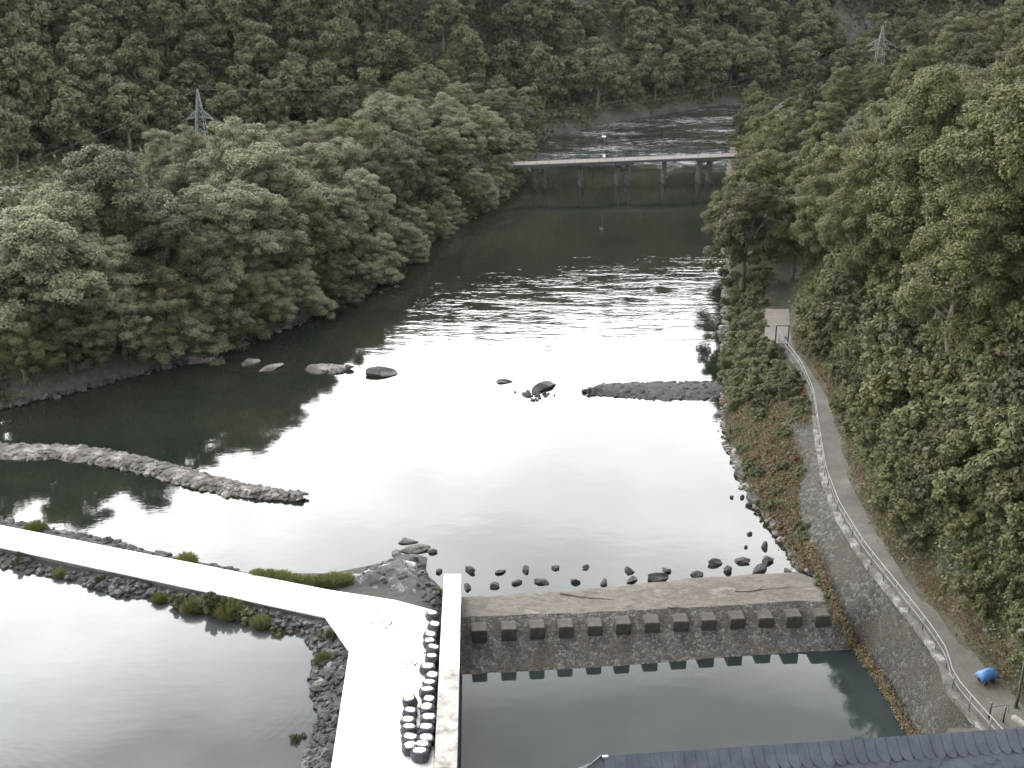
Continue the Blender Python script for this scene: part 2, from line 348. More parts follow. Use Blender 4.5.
def water_mat(name, deep, shallow, calm=0.02, river=False, rings=None):
    m, n, b = mat_new(name)
    t = n.nodes.new('ShaderNodeTexCoord'); O = t.outputs['Object']
    x = noise_tex(n, 0.055, 5, 0.6, vec=O)
    c = ramp(n, x.outputs['Fac'], [(0.40, deep), (0.66, shallow)])
    base = c.outputs[0]
    b.inputs['Roughness'].default_value = 0.035; b.inputs['IOR'].default_value = 1.333
    # ripples: three scales of crossing wavelets, world metres
    w1 = noise_tex(n, 0.55, 3, 0.5, vec=O, mapscale=(0.8, 1.6, 1)); w2 = noise_tex(n, 2.2, 3, 0.5, vec=O, mapscale=(0.8, 1.2, 1))
    w3 = noise_tex(n, 7.0, 2, 0.5, vec=O)
    def mth(op, a, bb, cc=None):
        q = n.nodes.new('ShaderNodeMath'); q.operation = op
        for i, s in enumerate((a, bb, cc)):
            if s is None: continue
            if isinstance(s, (int, float)): q.inputs[i].default_value = s
            else: n.links.new(s, q.inputs[i])
        return q.outputs[0]
    h = mth('ADD', mth('MULTIPLY', w1.outputs['Fac'], 0.55), mth('ADD', mth('MULTIPLY', w2.outputs['Fac'], 0.16), mth('MULTIPLY', w3.outputs['Fac'], 0.035)))
    amp = calm
    if river:
        s = n.nodes.new('ShaderNodeSeparateXYZ'); n.links.new(O, s.inputs[0])
        def band(lo, lo2, hi, hi2, src):
            a = n.nodes.new('ShaderNodeMapRange'); a.interpolation_type = 'SMOOTHSTEP'
            a.inputs['From Min'].default_value = lo; a.inputs['From Max'].default_value = lo2; n.links.new(src, a.inputs['Value'])
            d = n.nodes.new('ShaderNodeMapRange'); d.interpolation_type = 'SMOOTHSTEP'
            d.inputs['From Min'].default_value = hi; d.inputs['From Max'].default_value = hi2
            d.inputs['To Min'].default_value = 1; d.inputs['To Max'].default_value = 0; n.links.new(src, d.inputs['Value'])
            return mth('MULTIPLY', a.outputs[0], d.outputs[0])
        wob = noise_tex(n, 0.04, 3, 0.6, vec=O)
        yw = mth('ADD', s.outputs['Y'], mth('MULTIPLY', mth('SUBTRACT', wob.outputs['Fac'], 0.5), 40))
        xb = n.nodes.new('ShaderNodeMapRange'); xb.interpolation_type = 'SMOOTHSTEP'
        xb.inputs['From Min'].default_value = -24; xb.inputs['From Max'].default_value = 6; n.links.new(s.outputs['X'], xb.inputs['Value'])
        gl = mth('MULTIPLY', band(118, 136, 138, 182, yw), xb.outputs[0])
        rif = band(214, 232, 600, 700, yw)
        gust = noise_tex(n, 0.35, 4, 0.6, vec=O, mapscale=(0.35, 1.0, 1))
        gm = ramp(n, gust.outputs['Fac'], [(0.44, (0.05,0.05,0.05)), (0.64, (1,1,1))])
        amp = mth('ADD', calm, mth('ADD', mth('MULTIPLY', mth('MULTIPLY', gl, gm.outputs[0]), 0.068), mth('MULTIPLY', rif, 0.20)))
        # broken white water on the riffle beyond the bridge
        fo = noise_tex(n, 0.9, 6, 0.75, vec=O, mapscale=(0.45, 1.2, 1)); fl = noise_tex(n, 0.10, 3, 0.6, vec=O, mapscale=(0.4, 1.2, 1))
        fr = ramp(n, mth('ADD', mth('MULTIPLY', fo.outputs['Fac'], 0.6), mth('MULTIPLY', fl.outputs['Fac'], 0.4)), [(0.495, (0,0,0)), (0.57, (1,1,1))])
        fm = mth('MULTIPLY', mth('MULTIPLY', fr.outputs[0], rif), 0.55)
        mx = n.nodes.new('ShaderNodeMix'); mx.data_type = 'RGBA'; n.links.new(fm, mx.inputs[0]); n.links.new(base, mx.inputs[6])
        mx.inputs[7].default_value = (0.22, 0.23, 0.235, 1); base = mx.outputs[2]
        n.links.new(mth('MULTIPLY_ADD', fm, 0.5, 0.035), b.inputs['Roughness'])
    h = mth('MULTIPLY', h, amp)
    if rings:
        for (rx, ry, r0, r1, wl, am) in rings:
            vsb = n.nodes.new('ShaderNodeVectorMath'); vsb.operation = 'DISTANCE'; n.links.new(O, vsb.inputs[0]); vsb.inputs[1].default_value = (rx, ry, 0)
            dd = vsb.outputs['Value']
            sn = mth('SINE', mth('MULTIPLY', dd, 2*math.pi/wl), None)
            a = n.nodes.new('ShaderNodeMapRange'); a.interpolation_type = 'SMOOTHSTEP'; n.links.new(dd, a.inputs['Value'])
            a.inputs['From Min'].default_value = r0 - 1; a.inputs['From Max'].default_value = r0
            d = n.nodes.new('ShaderNodeMapRange'); d.interpolation_type = 'SMOOTHSTEP'; n.links.new(dd, d.inputs['Value'])
            d.inputs['From Min'].default_value = r1; d.inputs['From Max'].default_value = r1 + 1; d.inputs['To Min'].default_value = 1; d.inputs['To Max'].default_value = 0
            h = mth('ADD', h, mth('MULTIPLY', mth('MULTIPLY', sn, am), mth('MULTIPLY', a.outputs[0], d.outputs[0])))
    n.links.new(base, b.inputs['Base Color'])
    bp = n.nodes.new('ShaderNodeBump'); bp.inputs['Strength'].default_value = 1.0; bp.inputs['Distance'].default_value = 1.0
    n.links.new(h, bp.inputs['Height']); n.links.new(bp.outputs[0], b.inputs['Normal'])
    return m

# ------------------------------------------------------------------ plan of the place (metres)
def XY(pts, z=0.0): return [tuple(G(px, py, z)[:2]) for px, py in pts]

# left / far shore, from near left round the bend
SHORE_L = np.array([(-900, 40), (-200, 78), (-120, 85), (-75, 95)] +
                   XY([(0,408), (60,395), (120,378), (175,364), (215,352), (240,340), (290,327), (335,304), (380,282), (440,232), (492,200), (506,188)]) +
                   [(0,212), (1,228), (3,243), (6,254), (24,276), (52,302), (100,326), (200,346), (420,360), (1500,380)])
SHORE_R = np.array([(24.5, -60), (24.5, 74)] + XY([(797,572), (790,560), (772,532), (748,502), (735,475), (723,440), (720,400), (721,345), (722,290)]) +
                   [(31,175), (36.5,205), (42,235), (48,262), (58,283), (100,306), (200,322), (420,320), (1500,330)])
FOOT = np.array([(-900,70), (-400,110), (-130,165), (-95,193), (-67,226), (-30,246), (-6,262), (14,280), (46,310), (98,334), (200,354), (420,370), (1500,390)])
PL = XY([(767,318),(779,345),(799,372),(811,400),(817,440),(823,480),(836,515),(860,555),(893,597),(925,638),(943,665),(948,690),(975,722),(1005,755),(1040,800)], 3.0)
PR = XY([(789,318),(793,345),(811,370),(827,395),(839,430),(851,480),(868,520),(893,560),(925,600),(965,645),(1000,682),(1040,722),(1080,755)], 3.0)
PL_far = [(50,235),(45,215),(39,180),(34,150)] ; PR_far = [(53,235),(48,215),(42,180),(37,150)]
def sorted_by_y(p):
    a = np.array(sorted(p, key=lambda q: q[1])); return a
PLa = sorted_by_y(PL + PL_far); PRa = sorted_by_y(PR + PR_far)
FT = [(803,462,2.4),(797,500,1.6),(806,540,1.1),(828,590,0.5),(842,622,-0.3),(858,652,-1.95),(886,692,-1.95),(914,742,-1.95),(955,815,-1.95)]
FTa = np.array(sorted([tuple(G(a, b, c)) for a, b, c in FT], key=lambda q: q[1]))
def smooth_line(a, w=3.0):
    Y = np.arange(a[0,1], a[-1,1], 0.5); X = np.interp(Y, a[:,1], a[:,0]); k = np.exp(-0.5*(np.arange(-12,13)*0.5/w*2)**2); k /= k.sum()
    Xp = np.pad(X, 12, mode='reflect', reflect_type='odd'); return np.column_stack([np.convolve(Xp, k, 'valid'), Y])
PRa = smooth_line(PRa); PLa = smooth_line(PLa, 1.2)
xl = lambda Y: np.interp(Y, PLa[:,1], PLa[:,0]); xr = lambda Y: np.interp(Y, PRa[:,1], PRa[:,0])
xft = lambda Y: np.interp(Y, FTa[:,1], FTa[:,0]); zft = lambda Y: np.interp(Y, FTa[:,1], FTa[:,2])
shR = lambda Y: np.interp(Y, SHORE_R[:,1], SHORE_R[:,0])
# embankment that carries the pale concrete roads (waterline outline)
BANK_PX = [(-420,420),(-200,470),(0,521),(60,530),(110,541),(150,551),(205,563),(250,573),(330,573),(352,569),(385,562),(400,553),(428,556),(426,573),(443,589),(447,612),
           (441,1000),(285,1000),(300,768),(318,715),(308,680),(316,652),(300,636),(240,622),(190,612),(150,598),(125,599),(60,578),(0,567),(-200,520),(-420,470)]
BANKP = np.array(XY(BANK_PX))
ROAD_PX = [(-420,436),(-200,482),(0,525),(330,590),(395,600),(436,611),(430,1000),(322,1000),(331,768),(349,651),(325,617),(0,547),(-200,503),(-420,455)]

def seg_dist(P, A):
    d = np.full(len(P), 1e9)
    for a, b in zip(A[:-1], A[1:]):
        ab = b - a; t = np.clip(((P - a) @ ab) / (ab @ ab), 0, 1)
        q = a + t[:, None] * ab
        d = np.minimum(d, np.hypot(P[:,0]-q[:,0], P[:,1]-q[:,1]))
    return d
def inside(P, poly):
    r = np.zeros(len(P), bool); n = len(poly)
    for i in range(n):
        x1, y1 = poly[i]; x2, y2 = poly[(i+1) % n]
        c = ((y1 > P[:,1]) != (y2 > P[:,1]))
        with np.errstate(divide='ignore', invalid='ignore'):
            xx = (x2-x1) * (P[:,1]-y1) / (y2-y1) + x1
        r ^= c & (P[:,0] < xx)
    return r
def vnoise(P, s, seed=0.0):
    return np.array([mnoise.noise((p[0]*s + seed, p[1]*s - seed, seed)) for p in P])

def left_side(P, A):      # P lies on the upper-left side of polyline A (A runs left to right)
    poly = np.vstack([A, [(A[-1,0], 5000), (A[0,0], 5000)]])
    return inside(P, poly)

def right_region(P):
    poly = np.vstack([SHORE_R, [(1500, -60)]])
    return inside(P, poly)

def height(P, rough=True):
    P = np.asarray(P, float); n = len(P)
    z = np.full(n, -1.6); x, y = P[:,0], P[:,1]
    # left and far bank
    L_ = left_side(P, SHORE_L); d = seg_dist(P, SHORE_L); df = np.where(left_side(P, FOOT), seg_dist(P, FOOT), 0)
    hill = 195 * (1 - np.exp(-df * 0.84 / 195))
    zl = 2.4*(1-np.exp(-d/2.6)) + np.minimum(d, 40)*0.045 + hill
    z = np.where(L_, zl, np.where(d < 4, -0.4*d, z))
    # right bank, path, hillside
    Rg = right_region(P); XL, XR, XF, ZF, SR = xl(y), xr(y), xft(y), zft(y), shR(y)
    mid = (XL + XR) / 2
    zr = np.full(n, -6.0)
    bank = 3.0 * np.clip((x - SR) / np.maximum(XL - SR, 0.5), 0, 1) ** 0.8 - 0.08
    led = np.where(x < mid, np.clip((x - SR) / np.maximum(XF - SR, 0.3), 0, 1) * ZF - 0.05, 2.97)
    zr = np.where(y > 97, bank, np.where(y > 76, led, np.where(x < mid, -6.0, 2.97)))
    fac = np.interp(y, [0, 120, 150, 190, 235, 300, 400], [1, 1, 0.86, 0.55, 0.32, 0.26, 0.25])
    dh = np.maximum(x - XR, 0)
    up = 110 * (1 - np.exp(-dh * 0.88 * fac / 110))
    dsr = seg_dist(P, SHORE_R)
    up = np.where(y > 235, np.minimum(up, dsr * 0.8), up)
    zr = np.where(x > XR, 2.97 + up, zr)
    zr = np.where(y > 240, np.minimum(zr, 0.1 + dsr * 0.8), zr)
    z = np.where(Rg, zr, z)
    # basin floor
    z = np.where((x > -7) & (x < 30) & (y < 73) & ~(Rg & (x > mid)), -6.0, z)
    # embankment
    inb = inside(P, BANKP); db = seg_dist(P, np.vstack([BANKP, BANKP[:1]]))
    near = (~L_) & (~Rg)
    z = np.where(near & inb, np.minimum(0.62, 0.42*db), z)
    z = np.where(near & ~inb & (db < 3) & (z > -3), np.maximum(z, -0.5*db), z)
    if rough:
        nz1 = vnoise(P, 0.02, 3.1) * 9 + vnoise(P, 0.06, 7.7) * 2.5
        amp = np.where(L_, np.clip(df/40, 0, 1), np.where(Rg, np.clip(dh/20, 0, 1), 0))
        z = z + nz1 * amp
        z = z + np.where((L_ & (d > 1)) | (Rg & (x > XR + 1)), vnoise(P, 0.35, 1.3) * 0.35, 0)
    return z

def H1(x, y): return float(height(np.array([(x, y)]))[0])

xs = np.unique(np.concatenate([np.linspace(-1400, -160, 26), np.arange(-160, -60, 2.5), np.arange(-60, 70, 0.8), np.arange(70, 170, 2.5), np.linspace(170, 1400, 30)]))
ys = np.unique(np.concatenate([np.linspace(-200, 20, 10), np.arange(20, 135, 0.8), np.arange(135, 260, 1.8), np.arange(260, 460, 4), np.linspace(460, 2200, 30)]))
gx, gy = np.meshgrid(xs, ys); P = np.stack([gx.ravel(), gy.ravel()], 1)
Z = height(P); nx, ny = len(xs), len(ys)
ii = np.arange(nx*ny).reshape(ny, nx)
Fq = np.stack([ii[:-1,:-1].ravel(), ii[:-1,1:].ravel(), ii[1:,1:].ravel(), ii[1:,:-1].ravel()], 1)
def hit(px, py):
    u, v = (px-512)/F, (384-py)/F; d = np.array([u, CP+v*SP, -SP+v*CP]); t = np.arange(120, 700, 1.0)
    q = np.array([0, 0, CAM_H]) + t[:,None]*d; hz0 = height(q[:,:2]) ; k = np.argmax(q[:,2] < hz0); return q[k]
scree, scree2, cliff = hit(592, 45), hit(610, 66), hit(832, 34)
gme = mesh_np('ground', np.column_stack([P, Z]), Fq, [M['ground']], smooth=True)
# soil colours: forest floor, rusty herb bank, grey scree, pale gravel
col = np.tile(np.array([0.022, 0.025, 0.014]), (len(P), 1))
L_ = left_side(P, SHORE_L); Rg = right_region(P); dL = seg_dist(P, SHORE_L); dF = np.where(left_side(P, FOOT), seg_dist(P, FOOT), 0)
v1 = vnoise(P, 0.09, 5.0)
col[Rg & (P[:,0] < xl(P[:,1]))] = (0.066, 0.046, 0.030)
m_ = Rg & (P[:,0] < xl(P[:,1])) & (v1 > 0.12); col[m_] = (0.045, 0.045, 0.026)
m_ = Rg & (P[:,0] > xr(P[:,1])) & (P[:,0] < xr(P[:,1]) + 1.6); col[m_] = (0.042, 0.036, 0.024)
m_ = m_ & (vnoise(P, 0.45, 9.0) > 0.1); col[m_] = (0.055, 0.043, 0.027)
m_ = Rg & (P[:,0] < shR(P[:,1]) + 0.8); col[m_] = (0.05, 0.048, 0.045)
m_ = L_ & (dL < 2.5); col[m_] = (0.045, 0.046, 0.043)
m_ = L_ & (dF > 0) & (v1 > 0.10); col[m_] = (0.028, 0.029, 0.018)
m_ = L_ & (dL > 2.5) & (dF == 0); col[m_] = (0.042, 0.042, 0.024)
for c3, rr, cc in ((scree, 11, (0.085,0.070,0.060)), (scree2, 8, (0.085,0.070,0.060)), (cliff, 13, (0.085,0.083,0.082))):
    q = (np.hypot(P[:,0]-c3[0], (P[:,1]-c3[1])*0.7) < rr*(1+0.5*v1)) & L_; col[q] = cc
inb = inside(P, BANKP); col[inb] = (0.04, 0.039, 0.037)
ca = gme.attributes.new('soil', 'FLOAT_COLOR', 'POINT')
ca.data.foreach_set('color', np.column_stack([col, np.ones(len(P))]).astype(np.float32).ravel())
tag(link('ground', gme), 'wooded valley ground rising from the river into steep hillsides', kind='structure')

# ------------------------------------------------------------------ water
def sheet(name, pts, z, mat, label, kind='structure'):
    me = mesh_from(name, [(p[0], p[1], z) for p in pts], [list(range(len(pts)))], mat)
    if me.polygons[0].normal.z < 0:
        me.flip_normals()
    return tag(link(name, me), label, kind=kind)
SB = [G(455,596,0), G(640,584,0), G(720,575,0), G(800,571,0)]           # upstream edge of the sill
mid_line = XY([(-420,446),(-200,492),(0,536),(330,603),(400,612)])
river_pts = [(-900,30), (-900,2000), (1400,2000), (1400,150), (34,150), (30,SB[3].y+1.0), (SB[3].x+1.0,SB[3].y-1.2), (SB[0].x, SB[0].y-1.2), mid_line[4], mid_line[3], mid_line[2], mid_line[1], mid_line[0]]
WR = water_mat('river_water', (0.008,0.011,0.008), (0.016,0.019,0.013), 0.012, river=True)
sheet('river', river_pts, 0.0, WR, 'broad dark river mirroring the overcast sky, rippled towards the bridge')
rc = G(185,655)
WP = water_mat('pond_water', (0.030,0.033,0.036), (0.055,0.061,0.060), 0.006, rings=[(rc.x, rc.y-3, 8.5, 11.5, 0.55, 0.00025)])
pond_pts = [mid_line[0], mid_line[1], mid_line[2], mid_line[3], mid_line[4], G(436,900)[:2], (-6,-60), (-900,-60), (-900,20)]
sheet('pond', pond_pts, -0.004, WP, 'calm grey pond in front of the pale concrete road')
WB = water_mat('basin_water', (0.012,0.017,0.018), (0.022,0.029,0.030), 0.004)
sheet('stilling_basin_water', [(-6.0,-40), (28,-40), (28,60), (26.5,76), (-4.9,76)], -1.85, WB, 'still dark water of the walled basin below the weir')

# ------------------------------------------------------------------ pale road
def slab(name, px, z0, z1, mat, parent=None, bev=0):
    pts = [G(a, b, z1) for a, b in px]
    m = MB().prism([(p.x, p.y) for p in pts][::-1], z0, z1)
    return m.build(name, mat, parent)
M['edge'] = simple('shade_dark_road_edge', [(0.05,0.048,0.044), (0.12,0.115,0.108)], 1.0, 0.9, 0.3, 5)  # dark colour paints in the shade on the road's side faces
tag(slab('road_edge_shade', ROAD_PX, 0.05, 0.80, M['edge']), 'concrete edge coloured dark as shade under the pale road', kind='structure')
tag(slab('concrete_road', ROAD_PX, 0.803, 0.9, M['white_concrete']), 'pale concrete service road and yard on the embankment', kind='structure')
# path on the right
def strip(name, A, B, mat, z=3.0, zside=2.2):
    V, Fc = [], []
    for (a, b) in zip(A, B):
        V += [(a[0], a[1], z), (b[0], b[1], z), (a[0], a[1], zside), (b[0], b[1], zside)]
    for i in range(len(A)-1):
        k = 4*i
        Fc += [[k, k+1, k+5, k+4], [k, k+4, k+6, k+2], [k+1, k+3, k+7, k+5]]
    return link(name, mesh_from(name, V, Fc, mat))
Yp = np.arange(38, 124, 1.5)
PA = [(float(xl(y)), y) for y in Yp]; PB = [(float(xr(y)) + 0.25, y) for y in Yp]
tag(strip('path', PA, PB, M['path'], 3.06), 'worn grey path along the top of the stone wall', kind='structure')
# forecourt at the near end
me = MB().box(24, 60, 20, 54.5, 2.2, 3.03).build('forecourt', M['path']); tag(me, 'paved forecourt at the near end of the path', kind='structure')
# road on the valley floor, left
RD = np.array([(-170,132),(-125,148),(-95,164),(-82,176),(-76,186)])
tt = np.linspace(0, len(RD)-1, 60); rx_ = np.interp(tt, range(len(RD)), RD[:,0]); ry_ = np.interp(tt, range(len(RD)), RD[:,1])
hz = height(np.column_stack([rx_, ry_]), True)
V, Fc = [], []
for k in range(len(tt)):
    V += [(rx_[k]-2.2, ry_[k]+1.8, hz[k]+0.35), (rx_[k]+2.2, ry_[k]-1.8, hz[k]+0.35)]
    if k: Fc.append([2*k-2, 2*k-1, 2*k+1, 2*k])
M['asphalt'] = simple('valley_asphalt', [(0.09,0.088,0.088), (0.13,0.127,0.125)], 0.5, 0.9)
tag(link('valley_road', mesh_from('valley_road', V, Fc, M['asphalt'])), 'grey road on the valley floor behind the left trees', kind='structure')

# ------------------------------------------------------------------ rocks
def ico(sub):
    bm = bmesh.new(); bmesh.ops.create_icosphere(bm, subdivisions=sub, radius=1)
    v = np.array([p.co[:] for p in bm.verts]); f = np.array([[q.index for q in p.verts] for p in bm.faces]); bm.free(); return v, f
ICO1, ICO2, ICO3 = ico(1), ico(2), ico(3)
def rock_shape(seed, sub=2, rough=0.35):
    v, f = (ICO1, ICO2, ICO3)[sub-1]; r = np.random.default_rng(seed)
    v = v.copy()
    for _ in range(9):              # planar cuts give angular quarry stone
        n_ = r.normal(size=3); n_ /= np.linalg.norm(n_); dcut = r.uniform(0.52, 0.85)
        s = v @ n_; v = v - np.outer(np.maximum(s - dcut, 0), n_)
    v = v * (1 + rough * 0.25 * np.array([mnoise.noise((p[0]*1.8+seed, p[1]*1.8, p[2]*1.8)) for p in v]))[:, None]
    return v, f
ROCKS1 = [rock_shape(100+k, 1) for k in range(14)]; ROCKS2 = [rock_shape(200+k, 2) for k in range(14)]
def rubble(name, pts, sizes, mat, label, lib=ROCKS1, cat='stones', kind='stuff', squash=0.65):
    V, Fs, b = [], [], 0
    for (x, y, z), s in zip(pts, sizes):
        v, f = lib[nrg.integers(len(lib))]
        a = nrg.uniform(0, 6.28); ca_, sa = math.cos(a), math.sin(a)
        sc3 = np.array([s*nrg.uniform(.8,1.4), s*nrg.uniform(.7,1.1), s*squash*nrg.uniform(.7,1.2)])
        q = v * sc3; q = np.column_stack([q[:,0]*ca_-q[:,1]*sa, q[:,0]*sa+q[:,1]*ca_, q[:,2]]) + (x, y, z)
        V.append(q); Fs.append(f + b); b += len(v)
    o = link(name, mesh_np(name, np.vstack(V), np.vstack(Fs), [mat]))
    tag(o, label, cat, kind=kind); return o
def rock(name, x, y, z, sx, sy, sz, rz, mat, label, cat, group=None, seed=None):
    v, f = rock_shape(seed if seed is not None else rnd.randrange(9999), 3, 0.8)
    o = link(name, mesh_np(name, v * (sx, sy, sz), f, [mat]))
    o.location = (x, y, z); o.rotation_euler = (rnd.uniform(-.1,.1), rnd.uniform(-.1,.1), rz)
    return tag(o, label, cat, group)

def poly_scatter(poly, n):
    poly = np.array(poly); lo, hi = poly.min(0), poly.max(0); out = []
    while len(out) < n:
        c = nrg.uniform(lo, hi, (n*3, 2)); c = c[inside(c, poly)]; out += list(c)
    return np.array(out[:n])
ROADP = np.array(XY(ROAD_PX, 0.9))
def off_road(c, m=0.15):
    return c[~inside(c, ROADP) & (seg_dist(c, np.vstack([ROADP, ROADP[:1]])) > m)]
bp_n = BANK_PX[:2]
south = XY([(-200,500),(0,546),(325,616),(349,650),(328,790),(296,790),(318,715),(308,680),(316,652),(300,636),(240,622),(190,612),(150,598),(125,599),(60,578),(0,567),(-200,520)])
c = off_road(poly_scatter(south, 2600)); s = nrg.gamma(3, 0.058, len(c)) + 0.05
rubble('riprap', [(p[0], p[1], H1(p[0], p[1]) + 0.05) for p in c], s, M['rock'], 'dark angular riprap stones between the pale road and the pond')
north = XY([(-200,466),(0,519),(110,540),(150,550),(205,562),(232,571),(250,582),(0,527),(-200,484)])
c = poly_scatter(north, 240); s = nrg.gamma(4, 0.07, len(c)) + 0.08
rubble('shore_stones', [(p[0], p[1], H1(p[0], p[1]) + 0.02) for p in c], s, M['rock'], 'line of dark stones along the river side of the pale road')
# rubble groyne on the left
def ribbon_points(px, widths, n):
    A = np.array(XY(px)); seg = np.hypot(*np.diff(A, axis=0).T); cum = np.concatenate([[0], np.cumsum(seg)])
    out = []
    for _ in range(n):
        t = nrg.uniform(0, cum[-1]); k = min(np.searchsorted(cum, t, side='right')-1, len(seg)-1)
        p = A[k] + (A[k+1]-A[k]) * (t-cum[k])/seg[k]; nrm = np.array([-(A[k+1]-A[k])[1], (A[k+1]-A[k])[0]]) / seg[k]
        w = np.interp(t, cum, widths); u = nrg.uniform(-1, 1); out.append((*(p + nrm*u*w), u, w))
    return out
gp = [(-160,440),(0,452),(60,453),(100,457),(150,468),(200,482),(250,493),(306,499)]; gw = [1.6,1.6,1.5,1.5,1.4,1.3,1.0,0.6]
def mound(name, px_center, widths, h, mat, label, cat, kind=None, rough=0.12):
    A = np.array(XY(px_center)); N = 60; M_ = 13
    seg = np.hypot(*np.diff(A, axis=0).T); cum = np.concatenate([[0], np.cumsum(seg)]); V = []
    for i in range(N):
        t = cum[-1]*i/(N-1); cx, cy = np.interp(t, cum, A[:,0]), np.interp(t, cum, A[:,1])
        t2 = min(t+0.3, cum[-1]); t1 = max(t-0.3, 0)
        d = np.array([np.interp(t2, cum, A[:,0])-np.interp(t1, cum, A[:,0]), np.interp(t2, cum, A[:,1])-np.interp(t1, cum, A[:,1])]); d /= np.linalg.norm(d)
        w = np.interp(t, cum, widths); nrm = np.array([-d[1], d[0]])
        for j in range(M_):
            u = -1 + 2*j/(M_-1); wv = w*(1+0.25*mnoise.noise((cx*0.5, cy*0.5, np.sign(u)*3)))
            p = np.array([cx, cy]) + nrm*u*wv*1.15
            zz = h*(min(1, w/max(max(widths)*0.6, 0.1)))*(1-abs(u)**1.7) - 0.25*abs(u)**2 + rough*mnoise.noise((p[0]*1.3, p[1]*1.3, 4.2))
            V.append((p[0], p[1], zz if 0 < i < N-1 else -0.3))
    Fc = [[i*M_+j, (i+1)*M_+j, (i+1)*M_+j+1, i*M_+j+1] for i in range(N-1) for j in range(M_-1)]
    me = mesh_from(name, V, Fc, mat)
    bm = bmesh.new(); bm.from_mesh(me); bmesh.ops.recalc_face_normals(bm, faces=bm.faces[:])
    for f in bm.faces:
        if f.normal.z < 0: bm.faces.ensure_lookup_table(); break
    bm.to_mesh(me); bm.free()
    o = link(name, me); return tag(o, label, cat, kind=kind)
mound('groyne', gp, gw, 0.5, M['rock_brown'], 'long low rubble groyne reaching from the left into the river', 'groyne')
pts = ribbon_points(gp, gw, 1300)
rubble('groyne_rubble', [(a, b, 0.42*(1-abs(u)**1.8)+0.02) for a, b, u, w in pts], nrg.gamma(4, 0.05, 1300)+0.06, M['rock_brown'], 'loose brown grey stones heaped along the left rubble groyne')
# gravel bars and single rocks in the river
mound('gravel_bar', [(585,393),(610,390),(650,391),(690,391),(724,389)], [0.6,2.0,2.7,2.8,2.3], 0.45, M['gravel'], 'long dark gravel bar reaching from the right bank', 'gravel bar', rough=0.1)
mound('gravel_bar', [(306,369),(320,369),(335,370),(351,369)], [0.5,1.5,1.4,0.3], 0.5, M['rock_brown'], 'short pale gravel heap in the river beside the dark slab', 'gravel bar')
mound('gravel_bar', [(172,361),(190,360),(206,359),(222,361)], [0.9,1.4,1.2,0.3], 0.5, M['rock_brown'], 'pale gravel tongue at the foot of the left trees', 'gravel bar')
for (px, py, a, b, h, rz, lb) in ((250,363,1.35,0.6,0.4,0.9,'small pale rock in the river, left of its slimmer neighbour'), (271,368,1.5,0.75,0.35,0.8,'slim grey rock tilted in the river near the left bank'),
                             (380,374,1.7,1.3,0.7,0.2,'dark rock slab in the river beside the pale gravel heap'), (503,382,1.0,0.6,0.25,-0.2,'small flat dark rock in the middle of the river')):
    p = G(px, py); rock('river_rock', p.x, p.y, 0.02, a, b, h, rz, M['rock_brown' if px < 300 else 'rock'], lb, 'rock')
p = G(538,390); rock('river_rock', p.x+0.6, p.y+0.7, 0.05, 1.9, 0.9, 0.55, 1.0, M['rock'], 'large ragged dark rock in the middle of the river', 'rock')
q = G(532,395); pts = [(q.x+nrg.normal()*0.9, q.y+nrg.normal()*0.8, 0.05) for _ in range(26)]
rubble('loose_stones', pts, nrg.uniform(0.12,0.35,26), M['rock'], 'loose stones around the ragged rock in mid river')
# boulders before the weir
BF = [(467,587),(495,585),(517,582),(542,581),(575,580.5),(604,582),(632,579),(657,577.5),(697,574),(728,570),(759,569),(788,571)]
BB = [(439,571),(471,570),(500,571.5),(525.5,569),(555.5,567),(586,567),(628.6,569.6),(666.5,570),(715,563),(741.6,560.6),(768,560)]
SZ = {657:1.5, 741.6:1.35, 728:1.2, 759:1.25, 715:1.2, 768:1.2, 542:1.1, 697:1.1}
for row, nm, side in ((BF, 'front', 'nearest the sill'), (BB, 'back', 'farther from the sill')):
    for k, (px, py) in enumerate(row):
        p = G(px, py, 0.1); s = SZ.get(px, 0.85 + 0.15*rnd.random())
        rock('boulder', p.x, p.y, 0.08, 0.46*s*rnd.uniform(.8,1.45), 0.30*s*rnd.uniform(.8,1.2), 0.20*s*rnd.uniform(.8,1.5), rnd.uniform(0,3), M['rock'],
             f'dark boulder, {ORD[k]} from the left in the {nm} row, {side}', 'boulder', 'boulders in the water before the weir')
for (px, py, s, lb) in ((764.5,546,0.75,'lone dark boulder in the water above the right end of the boulder rows'), (749.5,534,0.4,'small lone stone in the water below the two tiny stones'),
                    (732,497,0.32,'left one of two tiny dark stones near the right shore'), (742,497,0.38,'right one of two tiny dark stones near the right shore'), (746,547,0.25,'tiny stone left of the lone boulder')):
    p = G(px, py, 0.05); rock('boulder', p.x, p.y, 0.05, 0.6*s, 0.5*s, 0.55*s, rnd.uniform(0,3), M['rock'], lb, 'boulder')
# stones at the tip of the dark mound
for (px, py, a, b, lb) in ((407,541,0.9,0.35,'long flat stone off the tip of the dark mound'), (414,549,1.2,0.5,'broad flat brown stone heap off the mound tip'),
                       (397,553,0.45,0.4,'round pale stone at the left of the mound tip'), (410,559,1.1,0.6,'large angular stone capping the mound tip'),
                       (432,551,0.45,0.2,'small flat stone right of the mound tip')):
    p = G(px, py, 0.1); rock('mound_stone', p.x, p.y, 0.08, a, b, 0.24, rnd.uniform(-.2,.2), M['rock_brown'], lb, 'stone')
